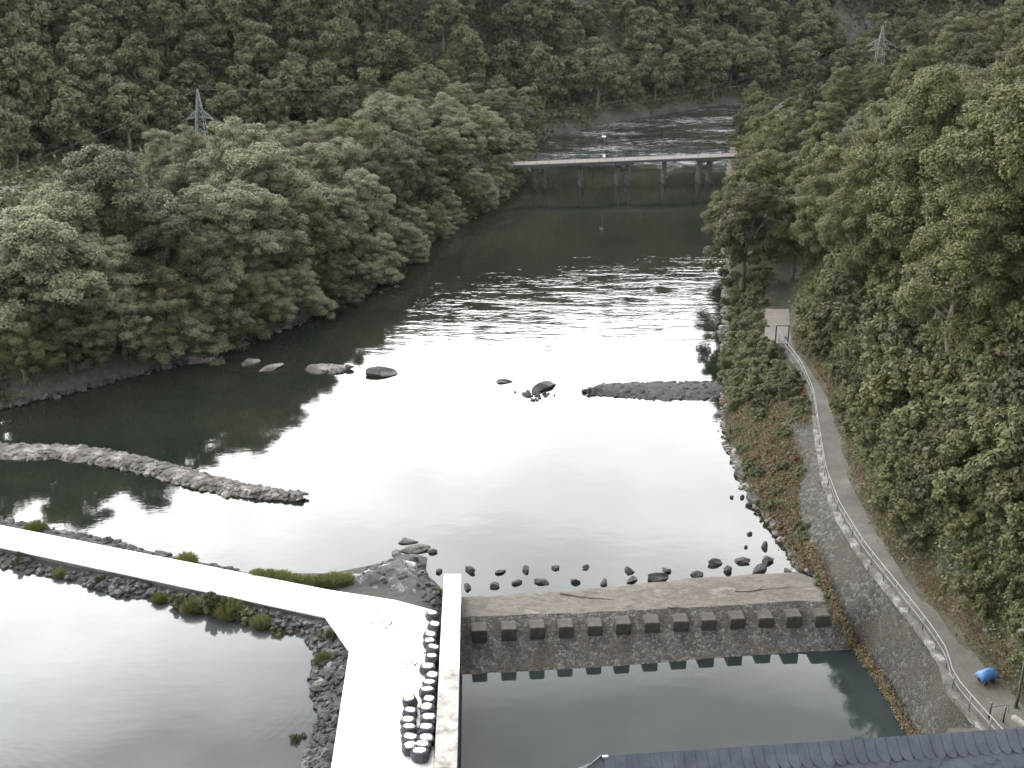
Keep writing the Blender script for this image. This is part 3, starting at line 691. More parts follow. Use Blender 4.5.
# dark mound surface with chalky patches
def mound_mat():
    m, n, b = mat_new('dark_mound')
    x = noise_tex(n, 0.45, 8, 0.75); y = noise_tex(n, 3.0, 6, 0.7)
    c = ramp(n, x.outputs['Fac'], [(0.36, (0.022,0.022,0.025)), (0.54, (0.06,0.06,0.06)), (0.60, (0.22,0.215,0.21)), (0.70, (0.60,0.59,0.57))])
    n.links.new(c.outputs[0], b.inputs['Base Color']); b.inputs['Roughness'].default_value = 0.9
    bp = n.nodes.new('ShaderNodeBump'); bp.inputs['Strength'].default_value = 0.9; bp.inputs['Distance'].default_value = 0.2
    n.links.new(y.outputs['Fac'], bp.inputs['Height']); n.links.new(bp.outputs[0], b.inputs['Normal']); return m
mp_px = [(330,586),(345,573),(372,565),(398,556),(420,558),(428,575),(441,588),(443,609),(436,611),(395,601),(360,595)]
mpoly = np.array(XY(mp_px, 0.3)); lo, hi = mpoly.min(0), mpoly.max(0)
gxx, gyy = np.meshgrid(np.arange(lo[0]-.3, hi[0]+.3, 0.22), np.arange(lo[1]-.3, hi[1]+.3, 0.22)); Q = np.stack([gxx.ravel(), gyy.ravel()], 1)
ins = inside(Q, mpoly); dd = seg_dist(Q, np.vstack([mpoly, mpoly[:1]]))
zq = np.where(ins, np.minimum(0.1 + dd*0.55, 0.98), -0.1 - dd*0.8) + 0.22*vnoise(Q, 0.9, 2.0) + 0.13*vnoise(Q, 2.6, 6.0)
n1, n2 = gxx.shape; idx = np.arange(n1*n2).reshape(n1, n2)
qf = np.stack([idx[:-1,:-1].ravel(), idx[:-1,1:].ravel(), idx[1:,1:].ravel(), idx[1:,:-1].ravel()], 1)
keep = (zq[qf] > -0.6).all(1)
tag(link('rock_mound', mesh_np('rock_mound', np.column_stack([Q, zq]), qf[keep], [mound_mat()], smooth=True)), 'dark rocky mound with chalky white patches at the end of the pale road', 'mound')

c = poly_scatter(mpoly, 900); dm = seg_dist(c, np.vstack([mpoly, mpoly[:1]])); kp = nrg.uniform(0, 1, len(c)) < np.where(dm < 0.8, 0.8, 0.07); c, dm = c[kp], dm[kp]
rubble('mound_rubble', [(p[0], p[1], min(0.1+d_*0.55, 0.98)+0.02) for p, d_ in zip(c, dm)], nrg.gamma(3, 0.045, len(c))+0.04, M['rock'], 'broken dark stones lying over the mound by the pale road')
for (pxs, wds, nn) in (([(585,393),(610,390),(650,391),(690,391),(724,389)], [0.4,1.7,2.4,2.5,2.1], 620), ([(306,369),(320,369),(335,370),(351,369)], [0.3,1.2,1.2,0.3], 120), ([(172,361),(190,360),(206,359),(222,361)], [0.8,1.2,1.0,0.2], 110)):
    pts = ribbon_points(pxs, wds, nn)
    rubble('bar_stones', [(a, b, 0.36*(1-abs(u)**1.8)) for a, b, u, w in pts], nrg.gamma(3, 0.045, nn)+0.04, M['gravel'], {620: 'loose stones on the long gravel bar by the right bank', 120: 'loose stones on the gravel heap beside the dark slab', 110: 'loose stones on the gravel tongue under the left trees'}[nn])
# right shore stones
sh = [p for p in SHORE_R if 75 < p[1] < 150]
pts, szs = [], []
for _ in range(420):
    y = nrg.uniform(75, 146); x = float(shR(y)) + nrg.normal()*0.45 + 0.15
    pts.append((x, y, H1(x, y)*0.6+0.08)); szs.append(nrg.gamma(3, 0.07)+0.06)
rubble('shore_stones', pts, szs, M['rock_brown'], 'grey stones along the foot of the right bank')
pts, szs = [], []
for _ in range(900):
    k = nrg.uniform(0, 1); A = SHORE_L[3:14]; t = k*(len(A)-1); i = int(t); p = A[i]+(A[i+1]-A[i])*(t-i)
    if i < 0: continue
    x, y = p + nrg.normal(size=2)*0.45; pts.append((x, y, 0.12+nrg.uniform(0,.15))); szs.append(nrg.gamma(3, 0.07)+0.07)
rubble('shore_stones', pts, szs, M['rock'], 'dark stones along the waterline under the left trees')
for (px, py, a, b, h, lb) in ((757,503,1.3,0.8,0.6,'dark ledge rock on the right shore above the boulder rows'), (742,478,0.9,0.5,0.4,'small grey ledge rock at the bend of the right shore'), (775,527,0.8,0.6,0.5,'low dark rock at the foot of the rusty bank')):
    p = G(px, py); rock('shore_rock', p.x, p.y, 0.15, a, b, h, -0.9, M['rock'], lb, 'rock')

# ------------------------------------------------------------------ weir: sill, apron, blocks
weir = empty('weir', (10, 74, 0)); tag(weir, 'brown concrete weir sill with cobbled apron below it', 'weir')
def loc(v): return (v[0]-10, v[1]-74, v[2])
def lerp_px(a, t):
    k = t*(len(a)-1); i = min(int(k), len(a)-2); f = k-i
    return tuple(a[i][j] + (a[i+1][j]-a[i][j])*f for j in range(len(a[0])))
back = [(462,597,.12),(550,592,.12),(640,584,.12),(720,576,.15),(797,572,.2),(832,585,.6)]
crest = [(461,617,.25),(550,614,.25),(640,610,.25),(720,606,.25),(800,601,.3),(838,602,.4)]
toe = [(459,682,-2.1),(550,677,-2.1),(640,671,-2.1),(720,664,-2.1),(800,658,-2.1),(858,655,-2.1)]
N = 90; V, Fc = [], []
NB = 7
for i in range(N+1):
    t = i/N; b_, c_, t_ = G(*lerp_px(back, t)), G(*lerp_px(crest, t)), G(*lerp_px(toe, t))
    V.append(loc(b_ + Vector((0, 1.6, -1.0))))
    for j in range(NB):
        p = b_.lerp(c_, j/(NB-1)); edge = 0 if j in (0,) else 1
        p = p + Vector((0, 0.25*mnoise.noise((p.x*0.35, 3, 0)) if j == 0 else 0, 0.05*mnoise.noise((p.x*0.9, p.y*1.4, 1))))
        V.append(loc(p))
K = NB+1
for i in range(N):
    for j in range(K-1): Fc.append([i*K+j, i*K+j+1, (i+1)*K+j+1, (i+1)*K+j])
o = link('sill', mesh_from('sill', V, Fc, M['sill'], True), weir)
V, Fc = [], []; NB = 12
for i in range(N+1):
    t = i/N; c_, t_ = G(*lerp_px(crest, t)) , G(*lerp_px(toe, t))
    for j in range(NB):
        p = c_.lerp(t_, j/(NB-1)); V.append(loc(p + Vector((0, 0, 0.05*mnoise.noise((p.x*1.3, p.y*1.3, 8))*(j > 0)))))
for i in range(N):
    for j in range(NB-1): Fc.append([i*NB+j, i*NB+j+1, (i+1)*NB+j+1, (i+1)*NB+j])
link('apron', mesh_from('apron', V, Fc, M['apron'], True), weir)
BX = [479.5,509,537.5,566,595,623.5,652,681,709,737.5,766,794,822]
c0, c1 = G(*crest[0]), G(*crest[4]); wang = math.atan2(c1.y-c0.y, c1.x-c0.x)
def slope_point(px, py):
    t = (px-459)/(858-459)
    c_, t_ = G(*lerp_px(crest, max(0,min(1,(px-461)/(838-461))))), G(*lerp_px(toe, max(0,min(1,t))))
    lo_, hi_ = 0.0, 1.0
    for _ in range(30):
        m_ = (lo_+hi_)/2; p = c_.lerp(t_, m_)
        if proj(*p)[1] < py: lo_ = m_
        else: hi_ = m_
    return c_.lerp(t_, lo_)
blk = None
for k, px in enumerate(BX):
    py = 643 - (px-479)*(643-627)/(822-479)
    p = slope_point(px, py)
    x_ = G(px, py, p.z).x
    mb = MB().box(-0.51+rnd.uniform(-.03,.03), 0.51, 0, 1.1, -0.5, 0.92+rnd.uniform(-.05,.05), bev=0.05)
    o = mb.build('chute_block', M['block']); o.location = (x_, p.y, p.z); o.rotation_euler = (0, 0, wang + rnd.uniform(-.02,.02))
    tag(o, f'square brown concrete baffle block on the weir, {ORD[k]} from the left wall', 'baffle block', 'row of baffle blocks on the weir apron')
# driftwood on the sill
for k, (a, b, zz) in enumerate((((560,594),(615,600),0.22), ((668,607),(684,609),0.3), ((735,592),(790,587),0.25))):
    p0, p1 = G(a[0], a[1], zz), G(b[0], b[1], zz)
    m = MB(); mp_ = [p0.lerp(p1, t) + Vector((0, rnd.uniform(-.12,.12), 0)) for t in (0,.2,.4,.6,.8,1)]
    m.tube(mp_, [0.05,0.045,0.04,0.035,0.025,0.015], 5)
    m.tube([mp_[2], mp_[2]+Vector((0.5,0.45,0.04))], [0.03,0.012], 4)
    tag(m.build('driftwood', M['bark']), ['long crooked driftwood branch on the left half of the weir sill', 'short driftwood stick on the sill above the baffle blocks', 'long thin driftwood branch on the right part of the sill'][k], 'driftwood')

# divider wall
dw = empty('divider_wall', G(452,680,1.7)); dw.location.z = 0
tag(dw, 'straight pale topped concrete wall between the yard and the basin', 'wall')
ox, oy = dw.location.x, dw.location.y
T = 1.7
wl = [G(444,574,T), G(439,670,T), G(434,768,T), G(427,960,T)]; wr = [G(461,574,T), G(459.3,670,T), G(457,768,T), G(454,960,T)]
def quadbox(name, a, b, c, d, z0, z1, mat):
    MB().prism([(p.x-ox, p.y-oy) for p in (a, b, c, d)], z0, z1).build(name, mat, dw)
for i in range(3):
    g = 0.03
    a, d = wl[i], wr[i]; b, c_ = wl[i+1], wr[i+1]
    u = (b-a).normalized()*g
    quadbox('coping_slab', a, b-u, c_-u, d, T-0.25, T, M['coping'] if i else M['white_concrete'])
q = 0.05
body = [(wl[0].x+q-ox, wl[0].y-0.05-oy), (wl[3].x+q-ox, wl[3].y-oy), (wr[3].x-q-ox, wr[3].y-oy), (wr[0].x-q-ox, wr[0].y-0.05-oy)]
MB().prism(body, -6, T-0.253).build('wall_body', M['dark_concrete'], dw)

# bulk bags in the yard
def bag_mesh(seed):
    r = random.Random(seed); n = 20; prof = [(0.36,0.0),(0.50,0.10),(0.54,0.30),(0.52,0.48),(0.46,0.60),(0.40,0.66)]
    V = []
    for (rr, z) in prof:
        for k in range(n):
            a = 2*math.pi*k/n; sq = 1/ max(abs(math.cos(a)), abs(math.sin(a)))**0.35
            w = 1 + 0.10*mnoise.noise((math.cos(a)*1.7+seed, math.sin(a)*1.7, z*3)) + 0.03*math.sin(a*7+seed)
            V.append((rr*w*sq*math.cos(a), rr*w*sq*math.sin(a)*0.85, z))
    Fc = [[i*n+k, i*n+(k+1)%n, (i+1)*n+(k+1)%n, (i+1)*n+k] for i in range(len(prof)-1) for k in range(n)]
    Fc.append([k for k in range(n)][::-1])
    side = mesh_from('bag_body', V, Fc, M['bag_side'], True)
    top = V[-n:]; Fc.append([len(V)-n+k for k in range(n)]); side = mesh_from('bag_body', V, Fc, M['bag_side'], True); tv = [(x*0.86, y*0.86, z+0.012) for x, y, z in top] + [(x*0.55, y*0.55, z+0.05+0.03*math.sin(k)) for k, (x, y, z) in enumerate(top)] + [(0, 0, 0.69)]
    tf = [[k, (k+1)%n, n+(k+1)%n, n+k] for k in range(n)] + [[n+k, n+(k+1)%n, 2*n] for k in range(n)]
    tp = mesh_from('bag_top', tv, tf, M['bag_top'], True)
    lp = []
    for sx_, sy_ in ((1,1),(1,-1),(-1,1),(-1,-1)):
        x, y = 0.36*sx_, 0.30*sy_
        lp.append(MB().tube([(x,y,0.58),(x*1.15,y*1.1,0.74),(x*0.85,y*1.25,0.78),(x*0.8,y*1.05,0.60)], 0.028, 5).me('lifting_loop', M['dark_metal']))
    return side, tp, lp
bags = [bag_mesh(s) for s in (3, 8, 15, 21)]
RC = [(180,95),(190,138),(170,180),(170,212),(182,247),(178,283),(162,323),(185,355),(172,390),(160,427),(168,466),(165,500),(165,542),(158,592),(150,628),(135,662),(130,697)]
LC = [(88,467),(85,508),(78,547),(78,588),(85,630),(88,664)]
for nm, arr in (('long', RC), ('short', LC)):
    for k, (zx, zy) in enumerate(arr):
        p = G(390+zx/4.31, 590+zy/4.31, 1.5)
        o = empty('bulk_bag', (p.x, p.y, 0.9), rnd.uniform(-.4,.4)); s = rnd.uniform(0.84, 1.0); o.scale = (s*rnd.uniform(.9,1.08), s, s*rnd.uniform(.8,1.08)); o.rotation_euler = (rnd.uniform(-.13,.13), rnd.uniform(-.13,.13), rnd.uniform(-.4,.4))
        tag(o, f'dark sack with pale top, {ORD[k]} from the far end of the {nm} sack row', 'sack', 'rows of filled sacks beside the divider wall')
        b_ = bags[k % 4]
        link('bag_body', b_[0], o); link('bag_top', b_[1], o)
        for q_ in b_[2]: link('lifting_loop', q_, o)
# debris on the yard
for k, (px, py, s) in enumerate(((362,616,0.5),(391,623,0.3),(412,662,0.25))):
    p = G(px, py, 0.93); pts = [(p.x+nrg.normal()*s*1.2, p.y+nrg.normal()*s*1.6, 0.93) for _ in range(14)]
    rubble('spilt_stones', pts, nrg.uniform(0.03,0.10,14), M['rock_brown'], ['patch of brown debris at the bend of the pale road','few dark stones lying on the pale yard','tiny stones on the pale yard beside the sacks'][k])

# ------------------------------------------------------------------ retaining wall with railing
rw = empty('retaining_wall', (24, 70, 0)); tag(rw, 'tall rough stone retaining wall below the path railing', 'wall')
YW = np.concatenate([np.arange(36, 99, 0.7)]); V, Fc = [], []; NR = 10
for y in YW:
    xt, xf, zf = float(xl(y)), float(xft(y)), float(zft(y))
    if zf < -1.5: zf = -3.0
    k = min(1, (98.5-y)/4)
    for j in range(NR):
        t = j/(NR-1); p = Vector((xf+(xt-xf)*t + 0.0, y, zf+(2.9-zf)*t))
        p.x += 0.09*mnoise.noise((y*0.9, p.z*0.9, 2)) - 0.02
        V.append((p.x-24, p.y-70, p.z))
for i in range(len(YW)-1):
    for j in range(NR-1): Fc.append([i*NR+j, i*NR+j+1, (i+1)*NR+j+1, (i+1)*NR+j])
link('masonry_face', mesh_from('masonry_face', V, Fc, M['masonry'], True), rw)
mb = MB()
for i in range(len(YW)-1):
    a, b = YW[i], YW[i+1]-0.02
    xa, xb = float(xl(a)), float(xl(b))
    j = rnd.uniform(-.03,.03)
    mb.v += [Vector((x-24, y-70, z)) for x, y, z in ((xa-0.18+j,a,2.86),(xa+0.3,a,2.86),(xb+0.3,b,2.86),(xb-0.18+j,b,2.86),(xa-0.18+j,a,3.12),(xa+0.3,a,3.12),(xb+0.3,b,3.12),(xb-0.18+j,b,3.12))]
    o_ = len(mb.v)-8; mb.f += [[o_+q for q in f] for f in ((0,3,2,1),(4,5,6,7),(0,1,5,4),(1,2,6,5),(2,3,7,6),(3,0,4,7))]
M['cope2'] = simple('wall_coping_stone', [(0.045,0.042,0.036), (0.085,0.078,0.07), (0.26,0.25,0.24)], 0.9, 0.9, 0.5, 6)
mb.build('coping', M['cope2'], rw)

rail = empty('railing', (25, 70, 3.1)); tag(rail, 'galvanised steel railing along the left edge of the path', 'railing')
Yr = np.concatenate([np.arange(50, 121, 1.2)])
def rp(y, z): return (float(xl(y))+0.12-25, y-70, z)
MB().tube([rp(y, 1.05) for y in Yr], 0.032, 6).build('handrail', M['metal'], rail, True)
MB().tube([rp(y, 0.58) for y in Yr], 0.022, 6).build('middle_rail', M['metal'], rail, True)
for y in np.arange(50, 121, 2.0):
    MB().tube([rp(y, 0), rp(y, 1.02)], 0.032, 6).build('rail_post', M['metal'], rail, True)

# gate frame over the far end of the path
g0, g1 = G(775,345,3.1), G(787.5,345,3.1)
gt = empty('gate_frame', ((g0.x+g1.x)/2, g0.y, 3.06)); tag(gt, 'dark gate frame with small sign standing across the path', 'gate')
hw = (g1.x-g0.x)/2
for s_ in (-1, 1): MB().box(s_*hw-.06, s_*hw+.06, -.06, .06, 0, 2.1).build('post', M['dark_metal'], gt)
MB().box(-hw-.06, hw+.06, -.05, .05, 2.103, 2.2).build('lintel', M['dark_metal'], gt)
MB().box(0.18, hw-0.1, -.04, .0, 0.5, 0.95).build('sign_plate', M['sign'], gt)
MB().box(-hw+.08, hw-.08, -.03, .03, 0.2, 0.26).build('low_bar', M['metal'], gt)
pp = [G(765,344,3.1), G(791,344,3.1), G(789,309,3.1), G(765,309,3.1)]
o = MB().prism([(p.x, p.y) for p in pp], 2.5, 3.1).build('concrete_pad', simple('pad_concrete', [(0.09,0.08,0.072),(0.125,0.112,0.10)], 0.8, 0.9, 0.3, 5)); tag(o, 'light concrete pad in the path behind the gate frame', kind='structure')

# tarp covered box, lamp, bollards
p = G(986,682,3.06)
tb = empty('covered_cart', (p.x, p.y, 3.06), 0.3); tb.scale = (.85,.85,.85); tag(tb, 'small cart under a bright blue tarpaulin at the right edge of the path', 'cart')
MB().box(-.42,.42,-.32,.32,.28,.85, bev=.04).build('cart_body', M['dark_metal'], tb)
for sx_ in (-.3,.3):
    m = MB(); m.tube([(sx_,-.37,.17),(sx_,-.29,.17)], .17, 12); m.tube([(sx_,.29,.17),(sx_,.37,.17)], .17, 12); m.build('wheel', M['dark_metal'], tb)
n_ = 9; V, Fc = [], []
for i in range(n_):
    for j in range(n_):
        u, v = -1+2*i/(n_-1), -1+2*j/(n_-1); e = max(abs(u), abs(v))
        V.append((u*.66+.05*math.sin(5*v)-(.12 if u < -.9 else 0), v*.46+.04*math.sin(4*u), 1.08-.34*abs(v)**1.3-.10*abs(u)-(.22 if e > .95 else 0)+.07*mnoise.noise((u*2.2, v*2.2, 1))))
for i in range(n_-1):
    for j in range(n_-1): Fc.append([i*n_+j, (i+1)*n_+j, (i+1)*n_+j+1, i*n_+j+1])
o = link('tarpaulin', mesh_from('tarpaulin', V, Fc, M['tarp'], True), tb)
sm = o.modifiers.new('s', 'SOLIDIFY'); sm.thickness = 0.02
p = G(1016,707,3.06)
lp = empty('street_lamp', (p.x, p.y, 3.06)); tag(lp, 'slim dark street lamp with flat pale head at the path end', 'street lamp')
MB().tube([(0,0,0),(0,0,.9),(0,0,.95),(0,0,5.0)], [.09,.08,.06,.045], 10).build('pole', M['dark_metal'], lp, True)
MB().box(-.14,.14,-.14,.14,0,.06).build('base_plate', M['dark_metal'], lp)
MB().box(-.62,.10,-.14,.14,5.0,5.12, bev=.03).build('lamp_head', M['metal'], lp)
for k, (px, py, lb) in enumerate(((989,718,'left thin grey bollard at the near end of the path'),(1003,722,'right thin grey bollard at the near end of the path'))):
    p = G(px, py, 3.06); o = empty('bollard', (p.x, p.y, 3.06)); tag(o, lb, 'bollard', 'bollards by the path end')
    MB().tube([(0,0,0),(0,0,.95)], .05, 10).build('post', M['dark_metal'], o, True)
    MB().tube([(0,0,.95),(0,0,1.03)], [.075,.045], 10).build('cap', M['metal'], o, True)
p0, p1 = G(1013,717,3.1), G(1050,745,3.1); u = (p1-p0).normalized(); w_ = Vector((-u.y, u.x, 0))*.15
o = MB().prism([tuple((p0+w_)[:2]), tuple((p0-w_)[:2]), tuple((p1-w_)[:2]), tuple((p1+w_)[:2])], 3.0, 3.22).build('kerb', M['coping']); tag(o, 'short pale kerb beside the street lamp', kind='structure')
p0, p1 = G(978,716,3.1), G(1008,712,3.1)
o = MB().tube([p0+Vector((0,0,.0)), p0+Vector((0,0,.5)), p1+Vector((0,0,.5)), p1], .03, 6).build('barrier', M['metal']); tag(o, 'low steel hoop barrier across the near path end', 'barrier')

# ------------------------------------------------------------------ bridge
BL, BR = G(493,188.5), G(745,180.5)
bang = math.atan2(BR.y-BL.y, BR.x-BL.x); blen = (BR-BL).length
br = empty('footbridge', (BL.x, BL.y, 0), bang); tag(br, 'long low footbridge on slender piers across the far river', 'bridge')
x0, x1, w2 = -8, blen+10, 1.55
zd = lambda x: 4.05 + 0.012*x
m = MB(); m.v = [Vector((x, y, zd(x)+dz)) for x in (x0, x1) for y in (-w2, w2) for dz in (0.0, 0.15)]
m.f = [[0,1,3,2],[4,6,7,5],[0,4,5,1],[2,3,7,6],[1,5,7,3],[0,2,6,4]]; m.build('deck', M['bridge_deck'], br)
for y in (-w2+.15, w2-.45):
    m = MB(); m.v = [Vector((x, yy, zd(x)+dz)) for x in (x0, x1) for yy in (y, y+.3) for dz in (-0.36, -0.003)]
    m.f = [[0,1,3,2],[4,6,7,5],[0,4,5,1],[2,3,7,6],[1,5,7,3],[0,2,6,4]]; m.build('girder', M['bridge_side'], br)
for y in (-w2+.06, w2-.06):
    rl = MB(); rl.tube([(x0, y, zd(x0)+1.25), (x1, y, zd(x1)+1.25)], .035, 5); rl.tube([(x0, y, zd(x0)+.75), (x1, y, zd(x1)+.75)], .022, 5)
    for x in np.arange(x0, x1, 2.2): rl.tube([(x, y, zd(x)+.2), (x, y, zd(x)+1.25)], .03, 5)
    rl.build('bridge_railing', M['rail_paint'] if 'rail_paint' in M else M['bridge_side'], br)
for (px, dbl) in ((537.7,1),(579,0),(620.7,1),(662,0),(702.7,1)):
    xx = blen*(px-493)/(745-493); zt = zd(xx)-.36
    if dbl:
        for s_ in (-.9, .9):
            pr = MB().box(xx+s_-.2, xx+s_+.2, -1.0, 1.0, 1.3, zt-.35).build('pier', M['pier'], br)
            MB().box(xx+s_-.28, xx+s_+.28, -1.5, 1.5, -1.2, 1.297).build('pier_foot', M['pier_dark'], pr)
        MB().box(xx-1.6, xx+1.6, -1.4, 1.4, zt-.347, zt-.003).build('pier_cap', M['pier'], br)
        MB().tube([(xx-.75, 0, 1.6), (xx+.75, 0, zt-.5)], .09, 5).build('brace', M['pier'], br)
        MB().tube([(xx+.75, .2, 1.6), (xx-.75, .2, zt-.5)], .09, 5).build('brace', M['pier'], br)
    else:
        pr = MB().box(xx-.18, xx+.18, -1.0, 1.0, 1.3, zt-.003).build('pier', M['pier'], br)
        MB().box(xx-.26, xx+.26, -1.4, 1.4, -1.2, 1.297).build('pier_foot', M['pier_dark'], pr)
xx = blen*(603-493)/(745-493)
cb = Matrix.Translation(br.location) @ Matrix.Rotation(bang, 4, 'Z')
bl_ = empty('bridge_lamp', cb @ Vector((xx, w2-.2, zd(xx)+.22))); tag(bl_, 'small street lamp with white head on the footbridge', 'street lamp')
MB().tube([(0,0,0),(0,0,3.6)], [.05,.035], 6).build('pole', M['pylon'], bl_)
MB().box(-.45,.25,-.22,.22,3.6,3.8,bev=.05).build('lamp_head', M['lamp_white'], bl_)
MB().box(-.2,.25,-.12,.05,.1,.6,bev=.03).build('sign_plate', M['lamp_white'], bl_)

# ------------------------------------------------------------------ pylons and cables
def pylon(name, px, ytop, yarm, halfarm, Y, label, ground, arms2=None, k_=1.0):
    # solve height at that ground distance
    def zat(py): 
        v = (384-py)/F; dz, dy = -SP+v*CP, CP+v*SP; return CAM_H + Y*dz/dy
    zt, za = zat(ytop), zat(yarm); X = (px-512)/F*(Y*CP+(CAM_H-za)*SP); zb = ground
    root = empty(name, (X, Y, zb)); tag(root, label, 'pylon')
    wb, wa, wt = 1.3, 0.62, 0.08; h, ha = zt-zb, za-zb
    def w(z): return np.interp(z, [0, ha, h], [wb, wa, wt])
    m = MB(); levels = list(np.linspace(0, ha, 8)) + list(np.linspace(ha, h, 6))[1:]
    cs = ((1,1),(1,-1),(-1,-1),(-1,1))
    for a, b in zip(levels[:-1], levels[1:]):
        for i, (sx_, sy_) in enumerate(cs):
            m.tube([(sx_*w(a), sy_*w(a), a), (sx_*w(b), sy_*w(b), b)], k_*.07, 4, False)
            tx, ty = cs[(i+1) % 4]
            m.tube([(sx_*w(a), sy_*w(a), a), (tx*w(b), ty*w(b), b)], k_*.04, 4, False)
            m.tube([(sx_*w(b), sy_*w(b), b), (tx*w(b), ty*w(b), b)], k_*.04, 4, False)
    m.build('mast', M['pylon'], root)
    for (hh, hl) in [(ha, halfarm)] + (arms2 or []):
        for s_ in (-1, 1):
            m = MB()
            for yy in (-.5, .5):
                m.tube([(s_*w(hh), yy, hh+.1), (s_*hl, 0, hh-.45)], k_*.06, 4); m.tube([(s_*w(hh), yy, hh+1.1), (s_*hl, 0, hh-.40)], k_*.06, 4)
                for t in (.3,.6): m.tube([(s_*(w(hh)+(hl-w(hh))*t), yy*(1-t), hh+.1-.55*t), (s_*(w(hh)+(hl-w(hh))*(t-.15)), yy*(1-t), hh+1.1-1.5*(t-.15))], .04, 4)
            a_ = m.build('cross_arm', M['pylon'], root)
            MB().tube([(s_*hl, 0, hh-.45), (s_*hl, 0, hh-1.0)], .08, 6).build('insulator', M['dark_metal'], a_)
    return X, Y, zt, za, zb
pX, pY, pzt, pza, pzb = pylon('lattice_pylon', 200, 89, 117, 2.3, 205, 'pale lattice pylon rising above the left bank trees', 3.5)
qX, qY, qzt, qza, qzb = pylon('lattice_pylon', 881, 26, 44, 3.2, 262, 'faint green lattice pylon above the right bank trees', 4.0, [(16.0-2.6, 2.6)], k_=.6)
def cable(a, b, sag, label, r=.024):
    a, b = Vector(a), Vector(b); pts = []
    for k in range(25):
        t = k/24; p = a.lerp(b, t); p.z -= sag*4*t*(1-t); pts.append(p)
    o = MB().tube(pts, r, 4).build('power_cable', M['cable']); tag(o, label, 'power cable', 'power cables of the valley pylons')
lz = pza-1.0
def far_left(px, py, Y):
    v = (384-py)/F; dz, dy = -SP+v*CP, CP+v*SP; z = CAM_H + Y*dz/dy; return ((px-512)/F*(Y*CP+(CAM_H-z)*SP), Y, z)
cable((pX, pY, pzt), far_left(-160, 226, 150), 1.2, 'topmost power cable running down left from the pale pylon')
cable((pX-2.3, pY, lz), far_left(-160, 238, 150), 1.5, 'middle power cable running down left from the pale pylon')
cable((pX+2.3, pY, lz), far_left(-160, 268, 150), 1.5, 'lowest power cable running down left from the pale pylon')
cable((pX, pY, pzt), (qX, qY, qzt), 4.0, 'topmost power cable between the two pylons')
cable((pX-2.3, pY, lz), (qX-3.2, qY, qza-1.0), 5.0, 'left of the two lower cables between the pylons')
cable((pX+2.3, pY, lz), (qX+3.2, qY, qza-1.0), 5.0, 'right of the two lower cables between the pylons')

# ------------------------------------------------------------------ building with slate roof, lower right
ZR = 20.0
rA, rB = G(603,757,ZR), G(1024,728.5,ZR); rdir = (rB-rA).normalized(); rB2 = rA + rdir*34
hang = math.atan2(rdir.y, rdir.x)
hs_ = empty('stone_building', (rA.x, rA.y, 3.0), hang); tag(hs_, 'building with blue grey slate roof, only its ridge in view at the bottom', 'building')
ZL = ZR-3.0; Ln = 34.0; SL = 6.5                     # slope run
pit = math.atan(1.0)
# roof planes (local x along ridge, y to far side)
def plane(name, pts, mat, th=0.12):
    V = [Vector(p) for p in pts]; nrm = (V[1]-V[0]).cross(V[2]-V[0]).normalized()
    if nrm.z < 0: nrm = -nrm
    m = MB(); n_ = len(V); m.v = V + [p - nrm*th for p in V]
    m.f = [list(range(n_)), [n_+i for i in range(n_)][::-1]] + [[i, (i+1)%n_, n_+(i+1)%n_, n_+i] for i in range(n_)]
    return m.build(name, mat, hs_)
ez = ZL-SL; HR = 1.0
rf = plane('roof', [(0,0,ZL),(Ln,0,ZL),(Ln+0.2,-SL,ez),(-1.9,-SL,ez),(-0.95,-.4,ZL-.4)], M['slate'])
# far slope, hip
mm = MB(); mm.v = [Vector(p) for p in ((0,0,ZL-.02),(Ln,0,ZL-.02),(Ln,SL,ez),(-1.4,SL,ez),(-1.9,-SL,ez-.02),(-0.95,-.4,ZL-.42))]; mm.f = [[0,1,2,3],[0,3,4,5]]; mm.build('roof', M['slate'], hs_)
# real slates on the near slope, rising courses
sl = MB(); ups = Vector((0, SL, SL)).normalized(); acr = Vector((1,0,0)); nrm = acr.cross(ups).normalized()
SW, SH = 0.40, 0.33; rise = 0.17
for r_ in range(-2, 26):
    for c_ in range(-22, 88):
        s0 = c_*SW + (r_ % 2)*SW*0.37; d0 = 0.75 + r_*SH - s0*rise
        if d0 < 0.55 or d0 > 8.8: continue
        if s0 < -.75 or s0 > Ln-.3: continue
        jz = rnd.uniform(0, .012)
        poly = [(0,0),(SW*1.12,-rise*SW),(SW*1.18,SH*.55-rise*SW),(SW*1.02,SH*.95-rise*SW),(SW*.72,SH*1.18),(SW*.35,SH*1.22),(0,SH*1.05)]
        b_ = len(sl.v)
        for lift in (0.012, 0.0):
            for (a, d) in poly:
                hh = (d/SH)*0.022 + jz + 0.008 + a*0.01 + lift
                p = Vector((0,0,ZL)) + acr*(s0+a) - ups*(d0+d) + nrm*hh; sl.v.append(p)
        n_ = 7; sl.f += [[b_+i for i in range(n_)], [b_+n_+i for i in range(n_)][::-1]] + [[b_+i, b_+(i+1)%n_, b_+n_+(i+1)%n_, b_+n_+i] for i in range(n_)]
sl.build('slates', M['slate'], rf)
cp_ = MB()
